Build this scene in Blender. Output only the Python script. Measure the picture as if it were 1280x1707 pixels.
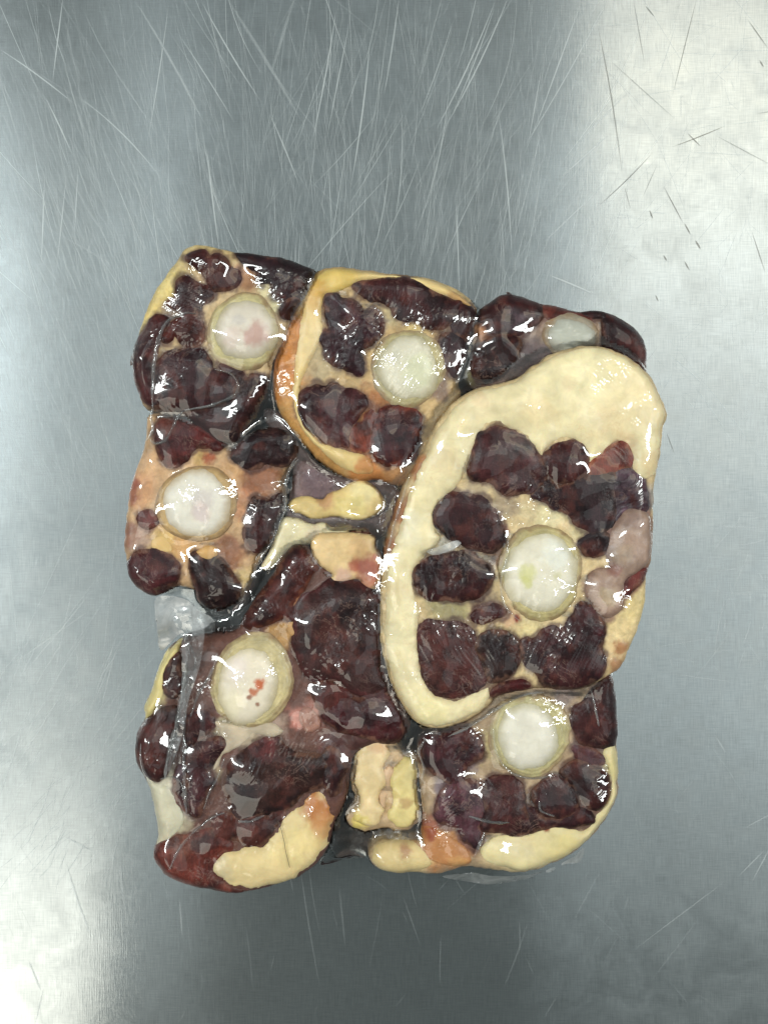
import bpy, math, random
import numpy as np
from mathutils import Vector

for o in list(bpy.data.objects):
    bpy.data.objects.remove(o)
scene = bpy.context.scene
rng = np.random.default_rng(7)
random.seed(7)

# ------------------------------------------------------------------ camera
CAM_H = 0.52                       # camera height above the worktop (m)
MM_TOP = 0.25e-3                   # size of a photo pixel at 45 mm above the worktop
K = MM_TOP / (CAM_H - 0.045)       # metres per pixel per metre of distance
cam_d = bpy.data.cameras.new("camera")
cam_d.sensor_fit = 'VERTICAL'
cam_d.sensor_height = 36.0
cam_d.lens = 36.0 / (1707 * K)
cam_d.clip_start = 0.01
cam_d.clip_end = 50
cam = bpy.data.objects.new("camera", cam_d)
scene.collection.objects.link(cam)
cam.location = (0, 0, CAM_H)
cam.rotation_euler = (0, 0, 0)
scene.camera = cam

# ------------------------------------------------------------------ world + lamps (indoor kitchen light)
world = bpy.data.worlds.new("World")
scene.world = world
world.use_nodes = True
bg = world.node_tree.nodes["Background"]
bg.inputs[0].default_value = (0.80, 0.95, 0.93, 1)
bg.inputs[1].default_value = 0.10

def lamp(name, loc, sx, sy, radiance, col, rz=0.0, target=None):
    d = bpy.data.lights.new(name, 'AREA')
    d.shape = 'RECTANGLE'
    d.size = sx; d.size_y = sy
    d.energy = radiance * math.pi * sx * sy
    d.color = col
    o = bpy.data.objects.new(name, d)
    scene.collection.objects.link(o)
    o.location = loc
    if target is None:
        o.rotation_euler = (0, 0, rz)
    else:
        v = Vector(target) - Vector(loc)
        o.rotation_euler = v.to_track_quat('-Z', 'Y').to_euler()
    return o
COOL = (0.95, 1.0, 0.975)
WARM = (1.0, 0.95, 0.82)
PALE = (0.90, 0.99, 1.0)
lamp("ceiling_panel_right", (1.00, 1.02, 2.0), 1.06, 1.5, 1.25, (1.0, .965, .87))
lamp("ceiling_panel_right_warm", (0.99, 0.88, 1.985), 1.03, 0.26, 1.6, (1.0, .86, .58))
lamp("ceiling_panel_left", (-1.34, 0.42, 2.0), 1.1, 0.7, 1.5, PALE)
lamp("fill_panel_left", (-1.05, 0.0, 2.02), 1.3, 1.9, 0.50, PALE)  # added unseen fill that lifts the grey of the steel at left
lamp("fill_panel_right", (1.00, 0.05, 2.02), 1.35, 1.6, 0.62, PALE)  # fill added for the steel at right, inner edge kept behind the pack
lamp("ceiling_panel_front_left", (-1.22, -1.30, 2.0), 1.05, 1.2, 3.0, WARM, rz=math.radians(-9))
lamp("fill_panel_middle", (-0.05, 0.85, 2.03), 1.1, 1.0, 0.36, PALE)  # invented panel, there only to brighten the steel above the pack
lamp("tube_right", (2.0, 0.35, 2.0), 0.26, 1.4, 42, COOL, target=(0, 0, 0))
lamp("tube_left", (-2.0, 0.45, 2.0), 0.26, 1.4, 42, COOL, target=(0, 0, 0))

vs = scene.view_settings
vs.view_transform = 'Standard'; vs.look = 'None'; vs.exposure = 0.0; vs.gamma = 1.0
vs.use_curve_mapping = False
scene.render.engine = 'CYCLES'
scene.cycles.max_bounces = 10
scene.cycles.transparent_max_bounces = 16
scene.cycles.caustics_reflective = False
scene.cycles.caustics_refractive = False

# ------------------------------------------------------------------ helpers: colour, noise
def lin(c):
    c = np.asarray(c, dtype=float) / 255.0
    c = c * .87 + .13 * (c @ np.array([.3, .59, .11]))
    return np.where(c <= 0.04045, c / 12.92, ((c + 0.055) / 1.055) ** 2.4)

def hash2(ix, iy, seed):
    n = (ix.astype(np.int64) * 374761393 + iy.astype(np.int64) * 668265263 + seed * 1442695041) & 0x7fffffff
    n = ((n ^ (n >> 13)) * 1274126177) & 0x7fffffff
    n = (n ^ (n >> 16)) & 0xffff
    return n / 65535.0

def vnoise(x, y, seed=0):
    ix = np.floor(x); iy = np.floor(y)
    fx = x - ix; fy = y - iy
    fx = fx * fx * fx * (fx * (fx * 6 - 15) + 10); fy = fy * fy * fy * (fy * (fy * 6 - 15) + 10)
    a = hash2(ix, iy, seed); b = hash2(ix + 1, iy, seed)
    c = hash2(ix, iy + 1, seed); d = hash2(ix + 1, iy + 1, seed)
    return (a * (1 - fx) + b * fx) * (1 - fy) + (c * (1 - fx) + d * fx) * fy

def fbm(x, y, size, seed=0, octs=4):
    """value noise in -1..1, first feature size in px"""
    s = np.zeros_like(x, dtype=float); a = 1.0; t = 0.0; f = 1.0 / size
    for i in range(octs):
        th = .65 + 1.1 * i; cx, sx = math.cos(th), math.sin(th)
        xr = (x * cx - y * sx) * f; yr = (x * sx + y * cx) * f
        s += a * (vnoise(xr + 17.3 * i, yr - 9.1 * i, seed + i * 31) * 2 - 1)
        t += a; a *= 0.55; f *= 2.03
    return s / t * 1.6

def sstep(a, b, x):
    t = np.clip((x - a) / (b - a), 0, 1)
    return t * t * (3 - 2 * t)

# views: coordinates read off enlarged crops of the photograph
def mkview(ox, oy, sx, sy=None):
    sy = sy or sx
    def f(*pts):
        return [(ox + sx * x, oy + sy * y) for x, y in pts]
    return f
V1 = mkview(190, 390, .27344)
V2 = mkview(440, 420, .29688)
V3 = mkview(740, 460, .29688)
V4 = mkview(190, 680, .27344)
V5 = mkview(620, 680, .390625)
V6 = mkview(420, 760, .21875)
V7 = mkview(210, 980, .31051)
V8 = mkview(500, 1100, .4375)
def V0(*pts): return list(pts)
def one(view, x, y): return view((x, y))[0]

def ellipse(c, rx, ry, rot=0.0, wob=0.03, seed=0, n=40):
    r = np.random.default_rng(seed + 11)
    ph = r.uniform(0, 6.28, 3)
    out = []
    for i in range(n):
        a = 2 * math.pi * i / n
        w = 1 + wob * (math.sin(2 * a + ph[0]) + .7 * math.sin(3 * a + ph[1]) + .4 * math.sin(5 * a + ph[2]))
        x = rx * w * math.cos(a); y = ry * w * math.sin(a)
        out.append((c[0] + x * math.cos(rot) - y * math.sin(rot), c[1] + x * math.sin(rot) + y * math.cos(rot)))
    return out

def smooth_poly(poly, step=3.0, wob=0.0, seed=0, closed=True):
    P = np.array(poly, float); n = len(P)
    out = []
    rngi = range(n) if closed else range(n - 1)
    for i in rngi:
        if closed:
            p0, p1, p2, p3 = P[i - 1], P[i], P[(i + 1) % n], P[(i + 2) % n]
        else:
            p0, p1, p2, p3 = P[max(i - 1, 0)], P[i], P[i + 1], P[min(i + 2, n - 1)]
        m = max(1, int(np.linalg.norm(p2 - p1) / step))
        for k in range(m):
            t = k / m
            out.append(0.5 * ((2 * p1) + (-p0 + p2) * t + (2 * p0 - 5 * p1 + 4 * p2 - p3) * t * t
                              + (-p0 + 3 * p1 - 3 * p2 + p3) * t ** 3))
    if not closed:
        out.append(P[-1])
    Q = np.array(out)
    if wob:
        dx = fbm(Q[:, 0], Q[:, 1], 16, seed, 3); dy = fbm(Q[:, 0] + 300, Q[:, 1] + 77, 16, seed + 5, 3)
        Q = Q + wob * np.stack([dx, dy], 1)
    return Q

def sdist(pts, poly, want_near=False):
    """signed distance, positive inside"""
    A = poly.astype(np.float32); B = np.roll(poly, -1, 0).astype(np.float32); D = B - A
    L2 = (D ** 2).sum(1) + 1e-9
    N = len(pts); dist = np.empty(N, np.float32); near = np.empty((N, 2), np.float32)
    inside = np.zeros(N, bool)
    for s in range(0, N, 4000):
        p = pts[s:s + 4000].astype(np.float32)
        rx = p[:, 0:1] - A[None, :, 0]; ry = p[:, 1:2] - A[None, :, 1]
        t = np.clip((rx * D[None, :, 0] + ry * D[None, :, 1]) / L2[None], 0, 1)
        ex = rx - t * D[None, :, 0]; ey = ry - t * D[None, :, 1]
        d2 = ex * ex + ey * ey
        j = d2.argmin(1); ar = np.arange(len(p))
        dist[s:s + 4000] = np.sqrt(d2[ar, j])
        near[s:s + 4000] = A[j] + t[ar, j][:, None] * D[j]
        cond = (A[None, :, 1] > p[:, 1:2]) != (B[None, :, 1] > p[:, 1:2])
        with np.errstate(divide='ignore', invalid='ignore'):
            xi = A[None, :, 0] + (p[:, 1:2] - A[None, :, 1]) / (D[None, :, 1] + 1e-12) * D[None, :, 0]
        inside[s:s + 4000] = ((cond & (p[:, 0:1] < xi)).sum(1) % 2) == 1
    sd = np.where(inside, dist, -dist)
    return (sd, near) if want_near else sd

def grid_fill(poly, sp):
    """regular grid of points clipped to a polygon, outer points pulled onto the outline"""
    x0, y0 = poly.min(0) - 2 * sp; x1, y1 = poly.max(0) + 2 * sp
    nx = int((x1 - x0) / sp) + 1; ny = int((y1 - y0) / sp) + 1
    gx, gy = np.meshgrid(x0 + sp * np.arange(nx), y0 + sp * np.arange(ny))
    pts = np.stack([gx.ravel(), gy.ravel()], 1)
    sd, near = sdist(pts, poly, True)
    ins = (sd > 0).reshape(ny, nx)
    idx = np.arange(nx * ny).reshape(ny, nx)
    q = np.stack([idx[:-1, :-1], idx[:-1, 1:], idx[1:, 1:], idx[1:, :-1]], -1).reshape(-1, 4)
    keep = ins.ravel()[q].sum(1) >= 2
    q = q[keep]
    out = sd <= 0
    pts = pts.copy(); pts[out] = near[out]
    close = (sd > 0) & (sd < 0.35 * sp)
    pts[close] = near[close]
    d = np.where(sd <= 0, 0, sd); d[close] = 0
    used = np.unique(q)
    remap = -np.ones(nx * ny, int); remap[used] = np.arange(len(used))
    return pts[used], d[used], remap[q], (x0, y0, nx, ny, sd.reshape(ny, nx), sp)

def sample(field, pts):
    x0, y0, nx, ny, F, sp = field
    u = np.clip((pts[:, 0] - x0) / sp, 0, nx - 1.001); v = np.clip((pts[:, 1] - y0) / sp, 0, ny - 1.001)
    i = u.astype(int); j = v.astype(int); fu = u - i; fv = v - j
    return (F[j, i] * (1 - fu) + F[j, i + 1] * fu) * (1 - fv) + (F[j + 1, i] * (1 - fu) + F[j + 1, i + 1] * fu) * fv

# ------------------------------------------------------------------ materials
def new_mat(name):
    m = bpy.data.materials.new(name); m.use_nodes = True
    nt = m.node_tree; nt.nodes.clear()
    return m, nt, nt.nodes, nt.links

def noise_node(nt, coord, scale, detail=3, rough=.55, dist=0.0, ntype='FBM'):
    n = nt.nodes.new('ShaderNodeTexNoise')
    n.noise_type = ntype
    n.inputs['Scale'].default_value = scale; n.inputs['Detail'].default_value = detail
    n.inputs['Roughness'].default_value = rough; n.inputs['Distortion'].default_value = dist
    if coord is not None: nt.links.new(coord, n.inputs['Vector'])
    return n

def maprange(nt, src, a, b, c, d):
    n = nt.nodes.new('ShaderNodeMapRange')
    n.inputs[1].default_value = a; n.inputs[2].default_value = b
    n.inputs[3].default_value = c; n.inputs[4].default_value = d
    nt.links.new(src, n.inputs[0]); return n.outputs[0]

def tissue(name, var=.35, var_scale=350, fleck=0.0, fleck_col=(.5, .4, .35), rough=.4, sss=0.0, sss_r=(1, .5, .3),
           bump=.3, coat=1.0, coat_rough=.04, crinkle=.35, fibre=0.0, cscale=120, veins=0.0, spec=.3, veincol=(.30, .19, .15)):
    m, nt, N, L = new_mat(name)
    out = N.new('ShaderNodeOutputMaterial'); b = N.new('ShaderNodeBsdfPrincipled')
    L.new(b.outputs[0], out.inputs[0])
    geo = N.new('ShaderNodeTexCoord'); pos = geo.outputs['Object']
    at = N.new('ShaderNodeAttribute'); at.attribute_name = 'Col'
    n1 = noise_node(nt, pos, var_scale, 5, .62, .6)
    f = maprange(nt, n1.outputs[0], .3, .7, 1 - var, 1 + var)
    mul = N.new('ShaderNodeMix'); mul.data_type = 'RGBA'; mul.blend_type = 'MULTIPLY'; mul.inputs[0].default_value = 1
    L.new(at.outputs['Color'], mul.inputs[6]); L.new(f, mul.inputs[7])
    col = mul.outputs[2]
    if fibre:
        mp = N.new('ShaderNodeMapping'); mp.inputs['Rotation'].default_value = (0, 0, .7)
        mp.inputs['Scale'].default_value = (1, .22, 1)
        L.new(pos, mp.inputs[0])
        nf = noise_node(nt, mp.outputs[0], 1100, 3, .6, 1.2)
        ff = maprange(nt, nf.outputs[0], .35, .7, 1 - fibre, 1 + fibre)
        m2 = N.new('ShaderNodeMix'); m2.data_type = 'RGBA'; m2.blend_type = 'MULTIPLY'; m2.inputs[0].default_value = 1
        L.new(col, m2.inputs[6]); L.new(ff, m2.inputs[7]); col = m2.outputs[2]
    if fleck:
        n2 = noise_node(nt, pos, 1500, 2, .5); n3 = noise_node(nt, pos, 160, 3, .6)
        t = maprange(nt, n2.outputs[0], .60, .74, 0, 1); u = maprange(nt, n3.outputs[0], .45, .65, 0, fleck)
        mm = N.new('ShaderNodeMath'); mm.operation = 'MULTIPLY'; L.new(t, mm.inputs[0]); L.new(u, mm.inputs[1])
        m3 = N.new('ShaderNodeMix'); m3.data_type = 'RGBA'; L.new(mm.outputs[0], m3.inputs[0])
        L.new(col, m3.inputs[6]); m3.inputs[7].default_value = (*fleck_col, 1); col = m3.outputs[2]
    if veins:
        nv = noise_node(nt, pos, 130, 5, .6, 1.6); nm = noise_node(nt, pos, 60, 2, .5)
        ab = N.new('ShaderNodeMath'); ab.operation = 'SUBTRACT'; ab.inputs[1].default_value = .5; L.new(nv.outputs[0], ab.inputs[0])
        ac = N.new('ShaderNodeMath'); ac.operation = 'ABSOLUTE'; L.new(ab.outputs[0], ac.inputs[0])
        t1 = maprange(nt, ac.outputs[0], .0, .022, 1, 0); t2 = maprange(nt, nm.outputs[0], .5, .68, 0, veins)
        mv = N.new('ShaderNodeMath'); mv.operation = 'MULTIPLY'; L.new(t1, mv.inputs[0]); L.new(t2, mv.inputs[1])
        m4 = N.new('ShaderNodeMix'); m4.data_type = 'RGBA'; L.new(mv.outputs[0], m4.inputs[0])
        L.new(col, m4.inputs[6]); m4.inputs[7].default_value = (*veincol, 1); col = m4.outputs[2]
    L.new(col, b.inputs['Base Color'])
    rr = maprange(nt, n1.outputs[0], .3, .7, rough - .1, rough + .12); L.new(rr, b.inputs['Roughness'])
    nb = noise_node(nt, pos, 900, 4, .6)
    bp = N.new('ShaderNodeBump'); bp.inputs['Strength'].default_value = bump; bp.inputs['Distance'].default_value = .0006
    L.new(nb.outputs[0], bp.inputs['Height']); L.new(bp.outputs[0], b.inputs['Normal'])
    b.inputs['Specular IOR Level'].default_value = spec
    if sss:
        b.inputs['Subsurface Weight'].default_value = sss
        b.inputs['Subsurface Radius'].default_value = sss_r
        b.inputs['Subsurface Scale'].default_value = .003
    # clinging vacuum film: a clear coat with its own crinkles
    b.inputs['Coat Weight'].default_value = coat; b.inputs['Coat Roughness'].default_value = coat_rough
    b.inputs['Coat IOR'].default_value = 1.5
    nc = noise_node(nt, pos, cscale, 2, .45, 1.5, 'RIDGED_MULTIFRACTAL')
    nd = noise_node(nt, pos, cscale * 6, 2, .5)
    ad = N.new('ShaderNodeMath'); ad.operation = 'MULTIPLY_ADD'; ad.inputs[1].default_value = .02
    L.new(nd.outputs[0], ad.inputs[0]); 
    sc = N.new('ShaderNodeMath'); sc.operation = 'MULTIPLY'; sc.inputs[1].default_value = .25
    L.new(nc.outputs[0], sc.inputs[0]); L.new(sc.outputs[0], ad.inputs[2])
    # crinkles come in patches, smooth stretched film between them
    npat = noise_node(nt, pos, 45, 2, .5)
    pm = maprange(nt, npat.outputs[0], .48, .62, .07, 1)
    bc = N.new('ShaderNodeBump'); bc.inputs['Distance'].default_value = .0022
    st = N.new('ShaderNodeMath'); st.operation = 'MULTIPLY'; st.inputs[1].default_value = crinkle
    L.new(pm, st.inputs[0]); L.new(st.outputs[0], bc.inputs['Strength'])
    L.new(ad.outputs[0], bc.inputs['Height']); L.new(bc.outputs[0], b.inputs['Coat Normal'])
    fn = N.new('ShaderNodeAttribute'); fn.attribute_name = 'FilmNormal'; L.new(fn.outputs['Vector'], bc.inputs['Normal'])
    return m

M_MUSCLE = tissue("muscle_under_film", .45, 160, .2, (.15, .085, .07), .40, bump=.4, crinkle=.45, fibre=.25, veins=.45, spec=.18)
M_FAT = tissue("fat_under_film", .13, 120, .22, (.75, .42, .26), .42, sss=.25, sss_r=(1, .62, .3), bump=.08, crinkle=.16, veins=.35, veincol=(.62, .38, .20))
M_BODY = tissue("connective_tissue_under_film", .22, 300, .25, (.62, .45, .32), .42, sss=.12, bump=.35, crinkle=.6, veins=.3)
M_BONE = tissue("bone_under_film", .06, 300, .10, (.60, .50, .42), .4, sss=.35, sss_r=(1, .85, .6), bump=.08, crinkle=.25)
M_CART = tissue("cartilage_under_film", .14, 350, .0, rough=.35, sss=.3, sss_r=(1, .8, .4), bump=.25, crinkle=.45)

def film_mat(name, milk=.12, rough=.07, grey=(.75, .78, .80), bump=.3):
    m, nt, N, L = new_mat(name)
    out = N.new('ShaderNodeOutputMaterial')
    tc = N.new('ShaderNodeTexCoord')
    tr = N.new('ShaderNodeBsdfTransparent'); tr.inputs[0].default_value = (.96, .97, .97, 1)
    df = N.new('ShaderNodeBsdfDiffuse'); df.inputs[0].default_value = (*grey, 1)
    tl = N.new('ShaderNodeBsdfTranslucent'); tl.inputs[0].default_value = (*grey, 1)
    gl = N.new('ShaderNodeBsdfGlossy'); gl.inputs['Roughness'].default_value = rough; gl.inputs[0].default_value = (1, 1, 1, 1)
    dm = N.new('ShaderNodeMixShader'); dm.inputs[0].default_value = .5
    L.new(df.outputs[0], dm.inputs[1]); L.new(tl.outputs[0], dm.inputs[2])
    nz = noise_node(nt, tc.outputs['Object'], 70, 4, .6, .8)
    ml = maprange(nt, nz.outputs[0], .35, .7, milk * .35, milk * 1.6)
    m1 = N.new('ShaderNodeMixShader'); L.new(ml, m1.inputs[0]); L.new(tr.outputs[0], m1.inputs[1]); L.new(dm.outputs[0], m1.inputs[2])
    nc = noise_node(nt, tc.outputs['Object'], 130, 2, .5, 1.2, 'RIDGED_MULTIFRACTAL')
    bp = N.new('ShaderNodeBump'); bp.inputs['Strength'].default_value = bump; bp.inputs['Distance'].default_value = .0012
    L.new(nc.outputs[0], bp.inputs['Height']); L.new(bp.outputs[0], gl.inputs['Normal'])
    fr = N.new('ShaderNodeFresnel'); fr.inputs[0].default_value = 1.5; L.new(bp.outputs[0], fr.inputs['Normal'])
    fm = N.new('ShaderNodeMath'); fm.operation = 'MULTIPLY_ADD'; fm.inputs[1].default_value = 1.2; fm.inputs[2].default_value = .03
    L.new(fr.outputs[0], fm.inputs[0])
    m2 = N.new('ShaderNodeMixShader'); L.new(fm.outputs[0], m2.inputs[0]); L.new(m1.outputs[0], m2.inputs[1]); L.new(gl.outputs[0], m2.inputs[2])
    L.new(m2.outputs[0], out.inputs[0])
    return m
M_FILM = film_mat("clear_vacuum_film", .05)
M_MILKY = film_mat("milky_doubled_vacuum_film", .55, .12, (.82, .84, .84), .12)
M_SHEET = film_mat('stretched_milky_film', .85, .15, (.84, .86, .86), .08)
M_FOLD = film_mat("pinched_vacuum_film", .22, .05, (.85, .87, .88))

def plain(name, col, rough=.5):
    m, nt, N, L = new_mat(name)
    out = N.new('ShaderNodeOutputMaterial'); b = N.new('ShaderNodeBsdfPrincipled')
    b.inputs['Base Color'].default_value = (*col, 1); b.inputs['Roughness'].default_value = rough
    L.new(b.outputs[0], out.inputs[0]); return m
M_HAIR = plain("dark_hair", (.03, .02, .012), .4)

# brushed stainless steel: brush lines along x, so reflections smear along y
def steel():
    m, nt, N, L = new_mat("brushed_stainless_steel")
    out = N.new('ShaderNodeOutputMaterial'); tc = N.new('ShaderNodeTexCoord'); pos = tc.outputs['Object']
    tan = N.new('ShaderNodeCombineXYZ'); tan.inputs[0].default_value = 1.0
    def stretched(sx, sy, scale, detail=3):
        mp = N.new('ShaderNodeMapping'); mp.inputs['Scale'].default_value = (sx, sy, 1); L.new(pos, mp.inputs[0])
        return noise_node(nt, mp.outputs[0], scale, detail, .6)
    hx = stretched(.05, 1, 2600); hy = stretched(1, .05, 2200); cloud = noise_node(nt, pos, 14, 4, .6, .5)
    smudge = noise_node(nt, pos, 55, 5, .65, 1.0)
    mixl = N.new('ShaderNodeMath'); mixl.operation = 'ADD'; L.new(hx.outputs[0], mixl.inputs[0]); L.new(hy.outputs[0], mixl.inputs[1])
    v = maprange(nt, mixl.outputs[0], .7, 1.3, .45, .61)
    cl = maprange(nt, cloud.outputs[0], .3, .7, .93, 1.06)
    mu = N.new('ShaderNodeMath'); mu.operation = 'MULTIPLY'; L.new(v, mu.inputs[0]); L.new(cl, mu.inputs[1])
    rgb = N.new('ShaderNodeMix'); rgb.data_type = 'RGBA'; rgb.blend_type = 'MULTIPLY'; rgb.inputs[0].default_value = 1
    rgb.inputs[6].default_value = (.93, 1.0, 1.015, 1); L.new(mu.outputs[0], rgb.inputs[7])
    bp = N.new('ShaderNodeBump'); bp.inputs['Strength'].default_value = .12; bp.inputs['Distance'].default_value = .0001
    L.new(mixl.outputs[0], bp.inputs['Height'])
    big = noise_node(nt, pos, 6, 1, .4)
    bp2 = N.new('ShaderNodeBump'); bp2.inputs['Strength'].default_value = .25; bp2.inputs['Distance'].default_value = .004
    L.new(big.outputs[0], bp2.inputs['Height']); L.new(bp2.outputs[0], bp.inputs['Normal'])
    def gloss(r, an):
        g = N.new('ShaderNodeBsdfAnisotropic') if hasattr(bpy.types, 'ShaderNodeBsdfAnisotropic') else N.new('ShaderNodeBsdfGlossy')
        g.inputs['Roughness'].default_value = r; g.inputs['Anisotropy'].default_value = an
        L.new(rgb.outputs[2], g.inputs['Color']); L.new(bp.outputs[0], g.inputs['Normal']); L.new(tan.outputs[0], g.inputs['Tangent'])
        return g
    g1 = gloss(.15, .9); g2 = gloss(.42, .3)
    rr = maprange(nt, smudge.outputs[0], .3, .7, .065, .12); L.new(rr, g1.inputs['Roughness'])
    mx = N.new('ShaderNodeMixShader'); mx.inputs[0].default_value = .30
    L.new(g1.outputs[0], mx.inputs[1]); L.new(g2.outputs[0], mx.inputs[2]); L.new(mx.outputs[0], out.inputs[0])
    return m
M_STEEL = steel()

def scratch_mat(nm='scratched_steel', c=(.74, .77, .77), r=.62):
    m, nt, N, L = new_mat(nm)
    out = N.new('ShaderNodeOutputMaterial')
    at = N.new('ShaderNodeAttribute'); at.attribute_name = 'Col'
    g = N.new('ShaderNodeBsdfGlossy'); g.inputs['Roughness'].default_value = r; g.inputs[0].default_value = (*c, 1)
    t = N.new('ShaderNodeBsdfTransparent'); mx = N.new('ShaderNodeMixShader')
    L.new(at.outputs['Fac'], mx.inputs[0]); L.new(t.outputs[0], mx.inputs[1]); L.new(g.outputs[0], mx.inputs[2])
    L.new(mx.outputs[0], out.inputs[0]); return m
M_SCRATCH = scratch_mat()
M_GOUGE = scratch_mat('gouge_painted_dark', (.20, .19, .17), .5)  # dark look of scratches inside the lamp reflection, put into the colour

# ------------------------------------------------------------------ object helpers
def build_mesh(name, verts, faces, mat, parent=None, cols=None, smooth=True, origin=(0, 0, 0)):
    me = bpy.data.meshes.new(name)
    v = np.asarray(verts, float) - np.asarray(origin, float)
    fl = faces if isinstance(faces, list) else [tuple(f) for f in np.asarray(faces).tolist()]
    me.from_pydata(v.tolist(), [], fl)
    if cols is not None:
        a = me.color_attributes.new('Col', 'FLOAT_COLOR', 'POINT')
        c = np.ones((len(v), 4), np.float32); c[:, :3] = cols if np.ndim(cols) == 2 else np.asarray(cols)[:, None]
        a.data.foreach_set('color', c.ravel())
    if smooth:
        me.polygons.foreach_set('use_smooth', [True] * len(me.polygons))
    me.materials.append(mat); me.update()
    o = bpy.data.objects.new(name, me); scene.collection.objects.link(o)
    if parent is not None: o.parent = parent
    else: o.location = origin
    return o

def tag(o, label=None, cat=None, group=None, kind=None):
    if label: o['label'] = label
    if cat: o['category'] = cat
    if group: o['group'] = group
    if kind: o['kind'] = kind
    return o

def empty(name, loc):
    o = bpy.data.objects.new(name, None); o.empty_display_size = .02
    scene.collection.objects.link(o); o.location = loc; return o

def to_world(px, zref, z):
    """photo pixels on the level zref (m) -> world metres; z = heights in m per point"""
    f = K * (CAM_H - zref)
    return np.stack([(px[:, 0] - 640) * f, (853.5 - px[:, 1]) * f, z], 1)

# height map of everything built (1 mm cells), for draping the film
HG = 420
HMAP = np.zeros((HG + 60, HG), np.float32)          # rows y, cols x
def stamp(w):
    i = np.clip(((w[:, 0] + .21) * 1000).astype(int), 0, HG - 1)
    j = np.clip(((w[:, 1] + .24) * 1000).astype(int), 0, HG + 59)
    np.maximum.at(HMAP, (j, i), w[:, 2].astype(np.float32))
def height_at(w):
    i = np.clip(((w[:, 0] + .21) * 1000).astype(int), 0, HG - 1)
    j = np.clip(((w[:, 1] + .24) * 1000).astype(int), 0, HG + 59)
    return HMAP[j, i]

def paint(pts, base, paints, seed):
    c = np.tile(lin(base), (len(pts), 1))
    for (x, y), r, col, s in paints:
        n = fbm(pts[:, 0], pts[:, 1], max(8, r * .7), seed, 4)
        d = np.hypot(pts[:, 0] - x, pts[:, 1] - y) / r
        w = s * sstep(1.15, .45, d + .35 * n)
        c = c * (1 - w[:, None]) + lin(col) * w[:, None]
    return c

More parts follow.
